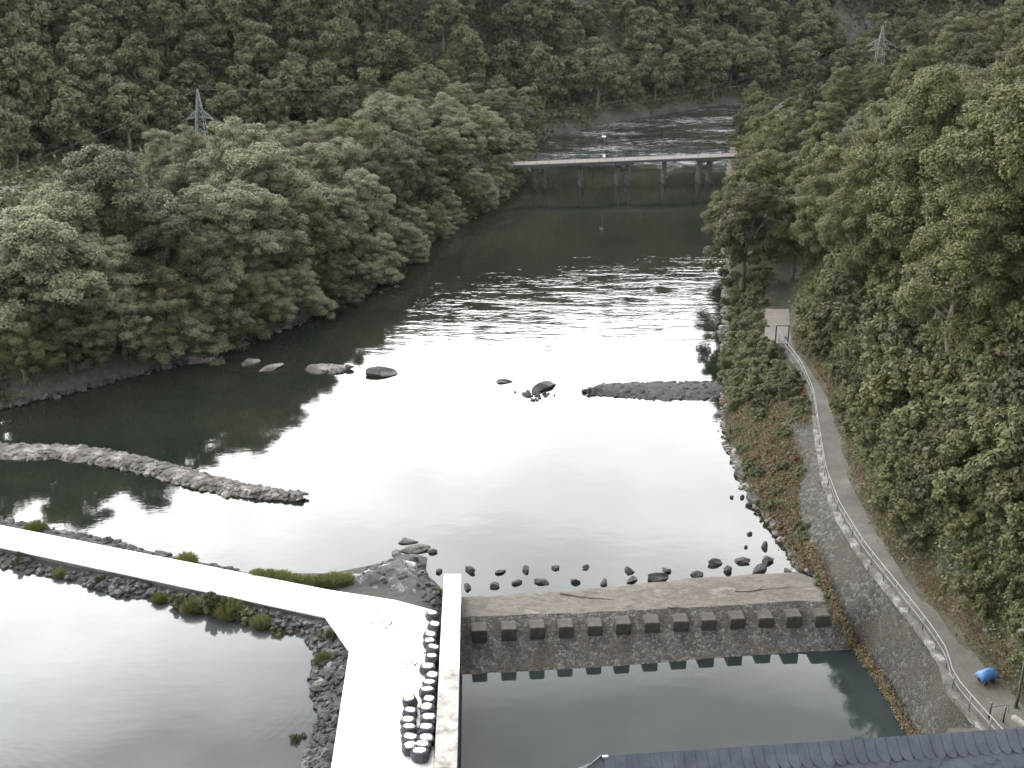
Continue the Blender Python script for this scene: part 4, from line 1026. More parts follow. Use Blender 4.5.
for c_ in range(0, 92):
    s0 = c_*.37; b_ = len(cp_.v)
    poly = [(0,0.02),(.45,0.0),(.45,.6),(.42,.72),(.30,.80),(.14,.74),(.03,.55)]
    poly = [(a, -0.03 + d) for a, d in poly]
    for lift in (.014, 0):
        for (a, d) in poly: cp_.v.append(Vector((0,0,ZL)) + acr*(s0+a) - ups*d + nrm*(.055+ (a/.45)*-.025 + lift))
    n_ = 7; cp_.f += [[b_+i for i in range(n_)], [b_+n_+i for i in range(n_)][::-1]] + [[b_+i, b_+(i+1)%n_, b_+n_+(i+1)%n_, b_+n_+i] for i in range(n_)]
cp_.build('ridge_slates', M['slate'], rf)
MB().tube([(-1.9,-SL,ez+.03),(-.95,-.4,ZL-.36),(-.05,0,ZL+.05)], .055, 6).build('hip_flashing', M['dark_metal'], rf)
MB().box(-.05,.16,-.10,.03,ZL+.0,ZL+.07,bev=.02).build('ridge_end_cap', M['lead'], rf)
for sx_ in (15.6, 20.9, 5.5):       # snow hooks
    q0 = Vector((sx_,0,ZL)) - ups*1.45
    MB().tube([q0+nrm*.03, q0+nrm*.16, q0+nrm*.16-ups*.14], .018, 5).build('roof_hook', M['dark_metal'], rf)
MB().box(-1.2, Ln, -SL+.5, SL-.5, -1.0, ez+.3).build('wall', M['render_wall'], hs_)
for x in np.arange(-3.5, Ln-3, 4.2):
    w_ = MB().box(x, x+1.3, SL-.52, SL-.44, ez-4.5, ez-2.3).build('window', M['dark_metal'], hs_)
    MB().box(x+.1, x+1.2, SL-.44, SL-.42, ez-4.4, ez-2.4).build('pane', M['glass'], w_)

# ------------------------------------------------------------------ trees
def leaves(centers, radii, per, size, seed, flat=0.5, sz_j=0.35):
    """quads for leaf sprays on the shells of many clumps"""
    r = np.random.default_rng(seed); V = []
    n = len(centers) * per
    c = np.repeat(centers, per, 0); rad = np.repeat(radii, per, 0)
    d = r.normal(size=(n, 3)); d[:,2] = d[:,2]*0.9 + 0.35; d /= np.linalg.norm(d, axis=1)[:,None]
    sh = r.uniform(0.72, 1.10, (n, 1)) 
    p = c + d * rad * sh
    nr = d*0.75 + r.normal(size=(n,3))*0.45 + np.array([0,0,flat]); nr /= np.linalg.norm(nr, axis=1)[:,None]
    a = r.normal(size=(n,3)); u = np.cross(nr, a); u /= np.linalg.norm(u, axis=1)[:,None]; v = np.cross(nr, u)
    s = size * r.uniform(1-sz_j, 1+sz_j, (n,1)); L1 = s*r.uniform(0.8,1.3,(n,1)); W1 = s*r.uniform(0.45,0.75,(n,1))
    q = np.stack([p-u*L1*.5, p-v*W1*.5+u*L1*.05, p+u*L1*.5, p+v*W1*.5+u*L1*.05], 1).reshape(-1,3)
    return q, np.arange(n*4).reshape(n,4)

def crown_lobes(seed, rx, rz, z0, n, lr, cone=0.0, low=0.0, leanx=0.0):
    """clump centres: a few big uneven domes, each carrying many small leafy sprays"""
    r = np.random.default_rng(seed); C_, R_ = [], []
    nb = 9 if n > 50 else (6 if n > 30 else 4); domes = []
    for k in range(nb):
        a = 2*math.pi*(k*0.618 + r.uniform(-.06, .06)); zf = (k+0.5)/nb          # low domes stand wide, high ones narrow
        rad = (0.62 if zf < 0.65 else 0.30)*rx*r.uniform(.75, 1.15)*(1-cone*max(0, zf-.5))
        bigr = rx*r.uniform(.42, .58)*(1.0 if zf < .7 else .85)
        domes.append((np.array([math.cos(a)*rad, math.sin(a)*rad, z0 + rz*(0.22 + 1.38*zf)*r.uniform(.92, 1.06)]), bigr))
    n2 = int(n*2.1)
    while len(C_) < n2:
        c, br_ = domes[r.integers(nb)]
        d = r.normal(size=3); d[2] = d[2]*.9 + .25; d /= np.linalg.norm(d)
        bump = 1 + 0.30*mnoise.noise((d[0]*2+seed, d[1]*2+c[0], d[2]*2))
        p = c + d*br_*bump*r.uniform(.72, 1.0)*np.array([1, 1, .95])
        if p[2] < z0*0.4: continue
        C_.append(p); R_.append(lr*r.uniform(0.38, 0.78))
    for c, br_ in domes:
        C_.append(c); R_.append(br_*.62)
    C_ = np.array(C_); R_ = np.array(R_)[:,None] * np.array([1.0,1.0,0.72])
    return C_, R_
def make_crown(name, seed, rx, rz, z0, n, lr, per, size, mat, core=True, **kw):
    c, rr = crown_lobes(seed, rx, rz, z0, n, lr, **kw); per = int(per/2.1)
    q, f = leaves(c, rr, per, size, seed+50)
    V, Fs, b = [q], [f], len(q)
    # twiggy heart of each clump, made of the same leaves set inward (keeps light out of the crown)
    q2, f2 = leaves(c, rr*0.55, max(6, per//5), size*1.7, seed+90)
    V.append(q2); Fs.append(f2+b)
    return mesh_np(name, np.vstack(V), np.vstack(Fs), [mat])
def make_trunk(name, seed, h, r0, spread, nl=6, zfork=0.3):
    r = random.Random(seed); m = MB()
    sw = [Vector((r.uniform(-.2,.2)*k, r.uniform(-.2,.2)*k, h*t)) for k, t in enumerate((0,.15,.35,.55,.8))]
    m.tube(sw, [r0*1.25, r0, r0*.8, r0*.55, r0*.2], 7)
    for k in range(nl):
        a = 2*math.pi*k/nl + r.uniform(-.4,.4); z = h*r.uniform(zfork, .6); b = Vector((0,0,z)) + (sw[2]-Vector((0,0,sw[2].z)))*.7
        e = b + Vector((math.cos(a)*spread, math.sin(a)*spread, h*r.uniform(.15,.32))); mid_ = b.lerp(e, .5) + Vector((0,0,-.2))
        m.tube([b, mid_, e], [r0*.45, r0*.3, r0*.1], 5)
        e2 = mid_ + Vector((math.cos(a+.7)*spread*.5, math.sin(a+.7)*spread*.5, h*.15)); m.tube([mid_, e2], [r0*.22, r0*.06], 4)
    return m.me(name, M['bark'], True)

LIB = {}
# willow-like rounded river trees, nominal crown radius 4.5 m, height 14 m
LIB['willow'] = [(make_crown('crown', 300+k, 4.4, 6.0, 1.8, 70, 1.15, 560, 0.19, M['willow'], low=0.15, cone=0.35), make_trunk('trunk', 300+k, 11, .32, 2.8, 6, .15)) for k in range(5)]
LIB['broad'] = [(make_crown('crown', 400+k, 4.2, 5.2, 3.0, 66, 1.15, 430, 0.235, M['broad'], low=0.3, cone=0.3), make_trunk('trunk', 400+k, 11.5, .28, 2.6, 7, .25)) for k in range(6)]
LIB['big'] = [(make_crown('crown', 450+k, 4.3, 5.0, 3.0, 80, 1.05, 640, 0.155, M['broad'], low=0.3, cone=0.3), make_trunk('trunk', 450+k, 11.5, .26, 2.6, 8, .25)) for k in range(4)]
LIB['hill'] = [(make_crown('crown', 500+k, 3.9, 3.9, 2.4, 36, 1.30, 190, 0.42, M['hill'], low=0.2, cone=0.2), make_trunk('trunk', 500+k, 8.5, .25, 2.2, 4, .3)) for k in range(6)]
LIB['shrub'] = [(make_crown('foliage', 600+k, 1.6, 1.2, 0.0, 22, 0.55, 170, 0.20, M['shrub'], low=0.0, cone=0.1), make_trunk('stem', 600+k, 1.8, .06, .7, 5, .05)) for k in range(6)]
LIB['shrub_dark'] = [(make_crown('foliage', 640+k, 1.7, 1.5, 0.0, 26, 0.55, 170, 0.21, M['broad'], low=0.0, cone=0.15), make_trunk('stem', 640+k, 2.2, .06, .8, 5, .05)) for k in range(6)]
LIB['yellow'] = [(make_crown('crown', 700, 1.5, 4.0, 1.5, 26, 0.6, 120, 0.25, M['yellow'], low=0.3, cone=0.6), make_trunk('trunk', 700, 7.5, .12, 1.0, 5, .3))]
def make_tuft(seed, n=1500):
    r = np.random.default_rng(seed); a = r.uniform(0, 6.28, n); q = r.uniform(0, 1, n)**.5
    b = np.column_stack([np.cos(a)*q*.55, np.sin(a)*q*.5, np.zeros(n)]); ln = r.uniform(.35, .85, n)*(1.15-q*.5)
    d = np.column_stack([np.cos(a)*q*.7+r.normal(size=n)*.35, np.sin(a)*q*.7+r.normal(size=n)*.35, np.ones(n)]); d /= np.linalg.norm(d, axis=1)[:,None]
    w = np.column_stack([-np.sin(a+r.normal(size=n)), np.cos(a+r.normal(size=n)), np.zeros(n)])*.035
    m_ = b + d*ln[:,None]*.6; t_ = b + d*ln[:,None] + np.column_stack([d[:,0], d[:,1], -.3*np.ones(n)])*.12
    V = np.stack([b-w*.6, b+w*.6, t_+w*.4, t_-w*.4], 1); V[:,2] = np.where(True, V[:,2], m_)
    return mesh_np('foliage', V.reshape(-1,3), np.arange(4*n).reshape(-1,4), [M['grass']])
LIB['tuft'] = [(make_tuft(720+k), None) for k in range(4)]
LIB['rust'] = [(make_crown('foliage', 740+k, 0.8, 0.35, 0.0, 12, 0.30, 110, 0.17, M['rust'], low=0.0), None) for k in range(3)]
LIB['rusty_green'] = [(make_crown('foliage', 760+k, 1.0, 0.6, 0.0, 14, 0.38, 130, 0.18, M['shrub'], low=0.0), None) for k in range(3)]

def plant(kind, name, x, y, s, label, cat, group=None, sz=None, z=None, lean=None, v=None, parts=('crown','trunk')):
    lib = LIB[kind]; k = rnd.randrange(len(lib)) if v is None else v % len(lib); cm, tm = lib[k]
    zz = (H1(x, y) if z is None else z) - 0.15
    rot = rnd.uniform(0, 6.28)
    if tm is None:
        o = link(name, cm)
    else:
        o = empty(name); link(parts[0], cm, o); link(parts[1], tm, o)
    o.location = (x, y, zz); o.rotation_euler = (lean[0] if lean else rnd.uniform(-.05,.05), lean[1] if lean else rnd.uniform(-.05,.05), rot if not lean else lean[2])
    o.scale = (s, s, s*(sz or rnd.uniform(.9,1.1)))
    return tag(o, label, cat, group)

def row_labels(uv, band, fmt):
    """label every (u, v) by its place in rows counted upward"""
    uv = list(uv); lab = [None]*len(uv)
    if not uv: return lab
    vmax = max(v for u, v in uv); rows_ = {}
    for i, (u, v) in enumerate(uv): rows_.setdefault(int((vmax-v)//band), []).append((u, i))
    for rk, key in enumerate(sorted(rows_)):
        for k, (u, i) in enumerate(sorted(rows_[key])): lab[i] = fmt.format(ORD[min(k, 69)], ORD[min(rk, 69)])
    return lab

# --- left bank: rows following the shore
A = SHORE_L[2:19]; seg = np.hypot(*np.diff(A, axis=0).T); cum = np.concatenate([[0], np.cumsum(seg)])
def along(t, off):
    x, y = np.interp(t, cum, A[:,0]), np.interp(t, cum, A[:,1])
    x2, y2 = np.interp(t+4, cum, A[:,0]), np.interp(t+4, cum, A[:,1]); x1_, y1_ = np.interp(t-4, cum, A[:,0]), np.interp(t-4, cum, A[:,1])
    d = np.array([x2-x1_, y2-y1_]); d /= np.linalg.norm(d)
    return x - d[1]*off, y + d[0]*off
rows = [(0.6, 5.2, 0.88, 'waterside'), (5.6, 7.6, 1.26, 'second'), (12.0, 8.6, 1.48, 'third'), (20.5, 9.0, 1.40, 'hindmost')]
for off, step, sc0, rn in rows:
    cand = []
    t = 20.0 + rnd.random()*2
    while t < cum[-1]-2:
        x, y = along(t, off + rnd.uniform(-1, 1)); t += step*rnd.uniform(.85,1.15)
        s = sc0*rnd.uniform(.86,1.14)
        u, v_, dep = proj(x, y, 8)
        if not (-70 < u < 560 and y > 90): continue
        # keep the opening over the valley road at far left
        if off > 12 and u < 45: continue
        # the crowns sink towards the bridge
        if u > 300: s *= 0.84
        if u < 250: s *= 1.12
        if u > 430 and rn != 'waterside': s *= 0.95
        if 165 < u < 240 and rn in ('third', 'hindmost'): s *= 0.74
        if u < 30: s *= 0.85
        if rn == 'waterside' and u < 150: x, y = along(t, off + 1.2)
        cand.append((u, x, y, s))
    cand.sort()
    for k, (u, x, y, s) in enumerate(cand):
        lab = f'rounded tree, {ORD[k]} from the left in the {rn} row on the left bank'
        plant('big' if (k*7 + len(rn)) % 3 == 0 else 'willow', 'riverside_tree', x, y, s, lab, 'tree', 'riverside trees on the left bank', z=H1(x, y) - (2.2 if rn == 'waterside' and u > 150 else 0.2), sz=rnd.uniform(.72,.88))
for k, (x, y, s) in enumerate(((-12,199,.66),(-10,207,.7),(-8,216,.76),(-4,226,.8),(-1,233,.82),(1.5,241,.85),(3.5,249,.85),(-9,226,.85),(-4,240,.9),(-16,212,.8),(-1,250,.9))):
    plant('willow' if k % 3 else 'big', 'riverside_tree', x, y, s, f'rounded tree, {ORD[k]} of the cluster round the left end of the footbridge', 'tree', 'trees round the left bridge end', sz=.85, z=0.3)
for k, (x, y, s) in enumerate(((-48.5,183,1.05),(-54,186,.95),(-43,187,.95))):
    plant('willow', 'riverside_tree', x, y, s, ['rounded tree standing before the foot of the pale pylon', 'rounded tree just left of the pale pylon foot', 'rounded tree just right of the pale pylon foot'][k], 'tree', 'trees round the pylon foot', sz=.8)
p = G(74,352,1.0); plant('yellow', 'yellow_tree', p.x, p.y+0.8, 1.0, 'slender yellow green tree among the left bank trees', 'tree', z=0.6)
c_ = 0
for k in range(70):
    t = nrg.uniform(22, 72); x, y = along(t, nrg.uniform(0.8, 2.4)); u, v_, _ = proj(x, y, 0)
    if not (-10 < u < 240): continue
    c_ += 1; plant('rusty_green', 'bank_herb', x, y, rnd.uniform(.7,1.3), 'low green herb clump on the left waterline under the trees', 'herb clump', 'herb clumps on the left waterline')

# --- right riverside trees and hillside
cands = []
tries = 0
def spaced(x, y, r, arr):
    for (a, b, rr) in arr:
        if (a-x)**2 + (b-y)**2 < (min(r, rr))**2: return False
    return True
RT = []
fixed = [(742,292,1.05),(728,262,0.85),(760,262,1.0),(735,232,0.9),(726,205,0.85),(764,225,1.0),(745,200,0.95),(722,182,0.8),(752,180,0.9),(728,160,0.8),(740,140,.8),(790,292,.8),(800,275,.9),(775,262,.9),(783,240,.9)]
for k, (px, py, s) in enumerate(fixed):
    p = G(px, py, 1.5); x = max(p.x, float(shR(p.y)) + (1.4 if p.y < 165 else 5.0)); s *= 1.12 if p.y < 165 else .9
    if s > 0: RT.append((x, p.y, 5.0)); plant('broad', 'riverside_tree', x, p.y, s, f'leafy green tree, {ORD[k]} from the gate along the right river edge', 'tree', 'riverside trees on the right bank')
hill = []
for _ in range(9000):
    y = nrg.uniform(82, 262); x = nrg.uniform(shR(y)+3, shR(y)+95)
    if 165 < y < 218 and x < shR(y) + 6: continue
    if x < xr(y) + (6.5 if y < 112 else 3.2 if y < 135 else 0.5): 
        if not (y > 150): continue
    if abs(x - (xl(y)+xr(y))/2) < 3.0 and y < 128: continue
    r_ = 6.4 if y < 125 else 5.4 if y < 170 else 6.2
    if spaced(x, y, r_, hill) and spaced(x, y, 4.5, RT): hill.append((x, y, r_))
vis, hid = [], []
for (x, y, r_) in hill:
    z = H1(x, y); u, v_, dep = proj(x, y, z+7)
    if -30 < v_ < 330 and u < 1090: vis.append((dep, u, v_, x, y))
    elif v_ <= -30 or u >= 1090: hid.append((x, y, z))
vis.sort()
labs = {}
for sec in range(3):
    ids = [i for i, q in enumerate(vis) if (0 if q[0] < 135 else (2 if q[0] > 205 else 1)) == sec]
    nm = ('above the path', 'behind the gate', 'by the bridge')[sec]
    for i, l in zip(ids, row_labels([(vis[i][1], vis[i][2]) for i in ids], 30, 'broadleaf tree ' + nm + ', {} from the left in the {} row up')): labs[i] = l
for k, (dep, u, v_, x, y) in enumerate(vis):
    where = 'above the path' if dep < 135 else ('on the slope by the bridge' if dep > 205 else 'on the steep slope behind the gate')
    tone = k % 4; ad = ['dark green broadleaf', 'mid green broadleaf', 'yellowish green broadleaf', 'dense dark broadleaf'][tone]
    # a few pale crowns
    kind = 'yellow' if False else 'broad'
    kind = 'big' if dep < 150 else 'broad'
    if 845 < u < 912 and y > 170: dep += 60
    plant(kind, 'hillside_tree', x, y, rnd.uniform(.85,1.12)*float(np.interp(dep, [95,135,200,240],[1.5,1.1,.85,.55])), labs[k], 'tree', f'broadleaf trees in the wood {where}')

# --- scrub on the steep slope right of the path
scr = []
for _ in range(14000):
    y = nrg.uniform(46, 124); x = nrg.uniform(xr(y)+1.1, xr(y)+27)
    if spaced(x, y, 1.95, scr): scr.append((x, y, 1.95))
sel = []
for (x, y, r_) in scr:
    z = H1(x, y); u, v_, dep = proj(x, y, z+1)
    if u > 1065 or v_ < 200 or v_ > 735: continue
    sel.append((x, y, z, u, v_, x - float(xr(y)) < 3.4))
sel = sel[:295]
for near in (True, False):
    ss = [q for q in sel if q[5] == near]
    labs2 = row_labels([(q[3], q[4]) for q in ss], 16 if near else 24, 'leafy shrub edging the path, {} from the left in the {} row up' if near else 'leafy shrub on the steep slope, {} from the left in the {} row up')
    for q, l in zip(ss, labs2):
        plant('shrub' if rnd.random() < .4 else 'shrub_dark', 'slope_shrub', q[0], q[1], rnd.uniform(.6,.95) if near else rnd.uniform(1.15,1.9), l, 'shrub',
              'shrubs edging the path' if near else 'scrub on the steep slope', parts=('foliage','stem'))
ns = len(sel)
# --- shrubs between river and path
bs = []
for _ in range(3000):
    y = nrg.uniform(96, 146); a, b = shR(y)+0.9, xl(y)-0.9
    if b <= a: continue
    x = nrg.uniform(a, b)
    if spaced(x, y, 1.75, bs): bs.append((x, y, 1.75))
bl_lab = row_labels([proj(x, y, 1)[:2] for x, y, r_ in bs], 14, 'bushy shrub between river and path, {} from the left in the {} row up')
for k, (x, y, r_) in enumerate(bs):
    t = (x-shR(y))/(xl(y)-shR(y)); s = rnd.uniform(.55,.95)*(1.0 if y > 104 else 0.7)
    if y < 103 and rnd.random() < .75: continue
    plant('shrub', 'bank_shrub', x, y, s*0.95, bl_lab[k], 'shrub', 'shrubs between river and path', parts=('foliage','stem'))
# rust coloured herbs and low green ones at the foot of the wall
hb, hq = [], []
for _ in range(260):
    y = nrg.uniform(66, 106); lo_ = float(shR(y))+0.6 if y > 76 else float(xft(y))-0.25
    hi_ = float(xft(y))+0.1 if y < 97 else float(xl(y))-.5
    x = nrg.uniform(lo_, max(hi_, lo_+.2))
    if not spaced(x, y, 0.7, hb): continue
    hb.append((x, y, .7)); z = max(H1(x, y), float(zft(y))-0.1 if y < 76 else -9)
    hq.append((x, y, z, rnd.random() < .35))
for g_ in (True, False):
    ss = [q for q in hq if q[3] == g_]
    ll = row_labels([proj(*q[:3])[:2] for q in ss], 12, ('green' if g_ else 'rust brown') + ' herb clump by the wall foot, {} from left in {} row up')
    for q, l in zip(ss, ll):
        plant('rusty_green' if g_ else 'rust', 'bank_herb', q[0], q[1], rnd.uniform(.4,.75), l, 'herb clump', 'green herbs by the wall foot' if g_ else 'rust brown herbs by the wall foot', z=q[2])
# bushes and grass on the riprap
BUSH = [(20,562,.9,'first'),(160,597,.7,''),(178,603,1.0,''),(195,606,1.25,''),(213,608,1.3,''),(230,612,1.15,''),(246,617,1.1,''),(262,622,1.0,''),(277,629,.7,''),(60,572,.5,''),(100,581,.55,''),(325,662,.7,''),(330,640,.6,''),(296,735,.65,''),(322,636,.5,''),(300,752,.25,''),(283,748,.25,'')]
for k, (px, py, s, _) in enumerate(sorted(BUSH)):
    p = G(px, py, .3); plant('tuft' if k % 2 else 'rusty_green', 'grass_tuft', p.x, p.y, s*(rnd.uniform(.9,1.5) if k % 2 else rnd.uniform(.6,.95)), f'grassy tuft, {ORD[k]} from the left on the pond side stones', 'grass tuft', 'grassy tufts on the pond side stones', sz=rnd.uniform(.9,1.5))
for k, px in enumerate((258,272,286,298,310,322,335,345,187,50)):
    pass
GN = [(258,578),(270,579),(283,580),(296,583),(309,584),(322,585),(334,584),(344,583),(186,561),(35,530),(438,588)]
for k, (px, py) in enumerate(sorted(GN)):
    p = G(px, py, .5); plant('tuft', 'grass_tuft', p.x, p.y, rnd.uniform(.8,1.1) if px < 430 else .5, f'green tuft, {ORD[k]} from the left on the river side of the pale road', 'grass tuft', 'green tufts on the river side of the road', sz=1.1)

# --- far and left hillside wood
far = []
for _ in range(26000):
    x = nrg.uniform(-190, 260); y = nrg.uniform(100, 520)
    far.append((x, y))
far = np.array(far); far = far[left_side(far, SHORE_L)]
df = np.where(left_side(far, FOOT), seg_dist(far, FOOT), -seg_dist(far, FOOT)); dsh = seg_dist(far, SHORE_L)
ok = ((df > -9) & (seg_dist(far, RD) > 6)) | ((dsh > 1.5) & (far[:,0] > -4) & (far[:,1] > 245)); far = far[ok]
acc = []; grid = {}
def try_add(x, y, r):
    k = (int(x//8), int(y//8))
    for i in (-1,0,1):
        for j in (-1,0,1):
            for (a, b, rr) in grid.get((k[0]+i, k[1]+j), ()):
                if (a-x)**2+(b-y)**2 < ((r+rr)/2)**2: return False
    grid.setdefault(k, []).append((x, y, r)); acc.append((x, y)); return True
def bare(x, y, m_=0): return min(math.hypot(x-scree[0], (y-scree[1])*.7)-8, math.hypot(x-scree2[0], (y-scree2[1])*.7)-5, math.hypot(x-cliff[0], (y-cliff[1])*.7)-9) < m_
for (x, y) in far:
    if bare(x, y, 1.5) and nrg.random() < .9: continue
    try_add(x, y, 6.6 if y < 400 else 8.5)
acc = np.array(acc); zz = height(acc)
inv, out = [], []
for (x, y), z in zip(acc, zz):
    u, v_, dep = proj(x, y, z+5)
    (inv if (-25 < u < 1000 and v_ > -22) else out).append((dep, x, y, z, u))
inv.sort(); print('hillside trees in view', len(inv), 'rest', len(out), 'right hill', len(vis), 'hidden', len(hid), 'scrub', ns, 'bank', len(bs))
fl = [(proj(q[1], q[2], q[3]+5)[:2]) for q in inv[:295]]
flab = {}
for sec, nm in enumerate(('the left far slope', 'the middle far slope', 'the bridge far slope')):
    ids = [i for i, q in enumerate(inv[:295]) if (0 if q[4] < 300 else (2 if q[4] > 480 else 1)) == sec]
    for i, l in zip(ids, row_labels([fl[i] for i in ids], 12, 'rounded tree on ' + nm + ', {} from the left in the {} row up')): flab[i] = l
for ki, (dep, x, y, z, u) in enumerate(inv[:295]):
    where = 'left slope behind the road' if u < 300 else ('slope behind the footbridge' if u > 480 else 'slope left of the footbridge')
    plant('hill', 'hillside_tree', x, y, rnd.uniform(1.0,1.45), flab[ki], 'tree', f'wood on the far {where}', z=z)
def merged_wood(name, items, lib, label, smin=.85, smax=1.25):
    V, Fs, b = [], [], 0
    data = []
    for cm, tm in lib[:3]:
        v = np.empty(len(cm.vertices)*3, np.float32); cm.vertices.foreach_get('co', v); v = v.reshape(-1,3)
        k = len(v)//4; pick = nrg.choice(k, k//3, replace=False)          # thinner: these stand out of frame or far up
        vv = v.reshape(k,4,3)[pick]; cen = vv.mean(1, keepdims=True); vv = cen + (vv-cen)*1.6; data.append(vv.reshape(-1,3))
    for (x, y, z) in items:
        v = data[nrg.integers(3)]; s = nrg.uniform(smin, smax); a = nrg.uniform(0, 6.28); ca_, sa = math.cos(a)*s, math.sin(a)*s
        V.append(np.column_stack([v[:,0]*ca_-v[:,1]*sa+x, v[:,0]*sa+v[:,1]*ca_+y, v[:,2]*s+z])); Fs.append(np.arange(len(v)).reshape(-1,4)+b); b += len(v)
    o = link(name, mesh_np(name, np.vstack(V), np.vstack(Fs), lib[0][0].materials[:]))
    return tag(o, label, 'wood', kind='stuff')
rest = [(x, y, z) for (_, x, y, z, u) in inv[295:]] + [(x, y, z) for (_, x, y, z, u) in out if -150 < x < 240]
merged_wood('far_wood', rest, LIB['hill'], 'closed wood covering the upper far hillside')
extra = []
for _ in range(5000):
    y = nrg.uniform(30, 100); x = nrg.uniform(xr(y)+5, xr(y)+75)
    if spaced(x, y, 6.0, hid_s := [(a, b, 6.0) for a, b, c in extra]):
        z = H1(x, y); u, v_, dep = proj(x, y, z+7)
        if u > 1110 or v_ < -40: extra.append((x, y, z))
merged_wood('upper_wood', [h for h in hid if h[0] < 140] + extra, LIB['broad'], 'closed wood covering the upper right hillside')

# --- low undergrowth that closes the gaps between the trunks (nobody could count it)
def undergrowth(name, pts, size, h, mat, label, per=26, spread=1.1):
    pts = np.array(pts); n = len(pts)
    e_ = 0.8; h0 = height(pts[:,:2]); gx_ = (height(pts[:,:2]+(e_,0))-h0)/e_; gy_ = (height(pts[:,:2]+(0,e_))-h0)/e_
    gx_, gy_ = np.clip(gx_, -1.2, 1.2), np.clip(gy_, -1.2, 1.2)
    off = nrg.normal(size=(n*per, 3)) * (spread, spread, h)
    off[:,2] = np.abs(off[:,2]) + 0.04 + off[:,0]*np.repeat(gx_, per) + off[:,1]*np.repeat(gy_, per)
    c = np.repeat(pts, per, 0) + off
    nr = nrg.normal(size=c.shape)*0.6 + (0,0,0.7); nr /= np.linalg.norm(nr, axis=1)[:,None]
    a = nrg.normal(size=c.shape); u = np.cross(nr, a); u /= np.linalg.norm(u, axis=1)[:,None]; v = np.cross(nr, u)
    s_ = size*nrg.uniform(.6,1.4,(len(c),1))
    q = np.stack([c-u*s_*.5, c-v*s_*.3, c+u*s_*.5, c+v*s_*.3], 1).reshape(-1,3)
    o = link(name, mesh_np(name, q, np.arange(len(q)).reshape(-1,4), [mat])); return tag(o, label, 'undergrowth', kind='stuff')
m1 = far[(far[:,1] < 400)]
ex = np.column_stack([nrg.uniform(-150, 170, 17000), nrg.uniform(140, 400, 17000)]); ex = ex[left_side(ex, SHORE_L)]
ex = ex[seg_dist(ex, SHORE_L) > 0.8]
rp_ = np.column_stack([rx_, ry_]); ex = ex[seg_dist(ex, rp_) > 3.5]
keep = np.array([(not bare(a, b, -1)) or nrg.random() < .25 for a, b in ex])
ex = ex[keep]; hz_ = height(ex)
undergrowth('far_undergrowth', np.column_stack([ex, hz_+0.3]), 0.85, 0.9, M['hill'], 'bushes and saplings filling the gaps in the far hillside wood', per=26, spread=1.5)
ex = np.column_stack([nrg.uniform(20, 75, 24000), nrg.uniform(44, 170, 24000)])
ex = ex[(ex[:,0] > xr(ex[:,1]) + 1.1) & (ex[:,0] < xr(ex[:,1]) + 60)]
hz_ = height(ex)
undergrowth('slope_undergrowth', np.column_stack([ex, hz_+0.1]), 0.24, 0.28, M['shrub'], 'ivy and herbs covering the right slope between the shrubs', per=40, spread=0.7)
ex = np.column_stack([nrg.uniform(18, 36, 1500), nrg.uniform(97, 175, 1500)])
ex = ex[(ex[:,0] > shR(ex[:,1]) + 1.0) & (ex[:,0] < xl(ex[:,1]) - .3) & ((ex[:,1] > 108) | (nrg.random(len(ex)) < .25))]
undergrowth('bank_undergrowth', np.column_stack([ex, height(ex)]), 0.2, 0.2, M['shrub'], 'low herbs covering the bank between river and path', per=30, spread=0.5)
ex = poly_scatter([(-48,98),(-75,88),(-140,76),(-140,160),(-60,215),(0,250),(5,215),(-3,200),(-12,150),(-24,125),(-40,108)], 9000)
ex = ex[left_side(ex, SHORE_L)]; ex = ex[(seg_dist(ex, SHORE_L) > 0.75)]; ex = ex[seg_dist(ex, rp_) > 3.5]
undergrowth('left_undergrowth', np.column_stack([ex, height(ex)]), 0.30, 0.35, M['shrub'], 'bushes and tall herbs under the left bank trees', per=30, spread=1.2)

# --- the dam the view is taken from
dam = empty('dam', (0, 0, 0)); tag(dam, 'tall masonry dam the valley is seen from', 'dam')
prof = [(-0.8, 43.0), (-1.2, 41.5), (-1.2, 40.0), (4, 26), (11, 12), (19, -6), (-38, -6), (-9, 40), (-9, 43.0)]
m = MB(); NS = 41
for k in range(NS):
    x = -200 + 10*k; bow = -(x/200)**2 * 30
    m.v += [Vector((x, y + bow, z)) for y, z in prof]
n_ = len(prof)
for k in range(NS-1):
    for i in range(n_): m.f.append([k*n_+i, k*n_+(i+1)%n_, (k+1)*n_+(i+1)%n_, (k+1)*n_+i])
m.build('dam_wall', M['masonry'], dam)

# --- thin morning haze in the valley
hm = bpy.data.materials.new('haze'); hm.use_nodes = True; hn = hm.node_tree; hn.nodes.remove(hn.nodes['Principled BSDF'])
pv = hn.nodes.new('ShaderNodeVolumePrincipled'); pv.inputs['Color'].default_value = (0.86, 0.89, 0.93, 1); pv.inputs['Density'].default_value = 0.000025
hn.links.new(pv.outputs[0], hn.nodes['Material Output'].inputs['Volume'])
zt_ = 240.0
tag(MB().box(-1450, 1450, -230, 2250, -12, zt_).build('haze', hm), 'thin morning haze in the valley air', kind='stuff')

# rock outcrop on the far slope
spots = []
for k in range(16):
    a, r_ = rnd.uniform(0, 6.28), rnd.uniform(0, 8); spots.append((cliff[0]+math.cos(a)*r_*1.1, cliff[1]+math.sin(a)*r_, a))
for k, (x, y, a) in enumerate(sorted(spots)):
    rock('outcrop_rock', x, y, H1(x, y)-.3, rnd.uniform(1.2,2.8), rnd.uniform(1,2), rnd.uniform(1.2,2.6), a, M['rock_brown'], f'grey rock, {ORD[k]} from the left in the outcrop on the far slope', 'rock face', 'rock outcrop high on the far slope')
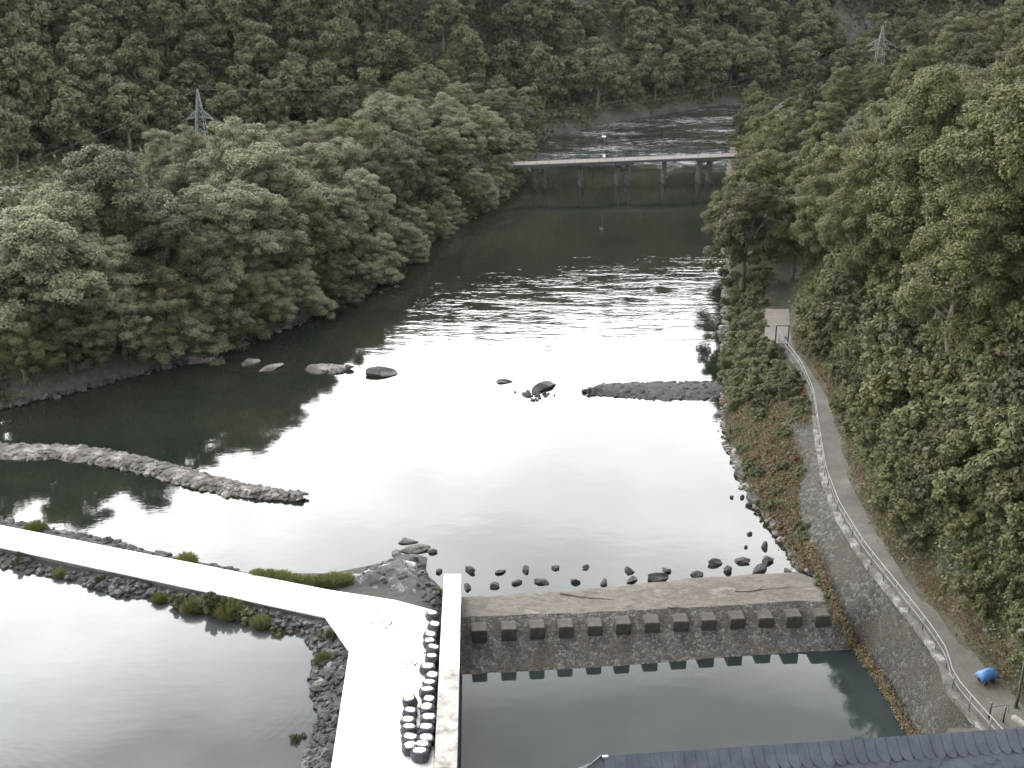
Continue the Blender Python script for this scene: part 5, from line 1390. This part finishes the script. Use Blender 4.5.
# rust and straw herbs over the lower bank and along both verges of the path
ex = np.column_stack([nrg.uniform(20, 34, 6500), nrg.uniform(76, 122, 6500)])
wx = np.where(ex[:,1] < 97, xft(ex[:,1]), xl(ex[:,1])-.3)
ex = ex[(ex[:,0] > shR(ex[:,1]) + .4) & (ex[:,0] < wx) & ((ex[:,1] < 106) | (ex[:,0] < shR(ex[:,1]) + 1.8))]
undergrowth('rust_herbs', np.column_stack([ex, height(ex)+.03]), 0.15, 0.10, M['rust'], 'rust brown dry herbs over the lower right bank', per=34, spread=0.35)
ex = []
for _ in range(1500):
    y = nrg.uniform(48, 122); ex.append((float(xr(y)) + abs(nrg.normal())*.55 + .28, y))
ex = np.array(ex)
undergrowth('verge_grass', np.column_stack([ex, height(ex)+.08]), 0.11, 0.06, M['rust'], 'dry grass and leaf litter along the right verge of the path', per=26, spread=0.28)

ex = []
for _ in range(900):
    y = nrg.uniform(56, 78); ex.append((float(xft(y)) - .12 + nrg.normal()*.10, y, float(zft(y)) + abs(nrg.normal())*.30 + .1))
ex = np.array(ex)
c = ex; n_ = len(c); c = np.repeat(c, 16, 0) + nrg.normal(size=(n_*16, 3))*(.12, .2, .14)
nr = nrg.normal(size=c.shape)*.6 + (-.7, 0, .5); nr /= np.linalg.norm(nr, axis=1)[:,None]; a = nrg.normal(size=c.shape)
u = np.cross(nr, a); u /= np.linalg.norm(u, axis=1)[:,None]; v = np.cross(nr, u); s_ = .13*nrg.uniform(.6,1.4,(len(c),1))
q = np.stack([c-u*s_*.5, c-v*s_*.3, c+u*s_*.5, c+v*s_*.3], 1).reshape(-1,3)
tag(link('wall_foot_herbs', mesh_np('wall_foot_herbs', q, np.arange(len(q)).reshape(-1,4), [M['rust']])), 'rust brown growth along the foot of the retaining wall', 'undergrowth', kind='stuff')

ex = []
while len(ex) < 1500:
    t = nrg.uniform(15, 75); x, y = along(t, nrg.uniform(0.5, 4.5)); ex.append((x, y))
ex = np.array(ex); hz_ = height(ex)
undergrowth('shore_herbs', np.column_stack([ex, hz_+.05])[hz_ > .15], 0.24, 0.25, M['hill'], 'dull green herbs covering the foot of the left bank', per=60, spread=0.5)
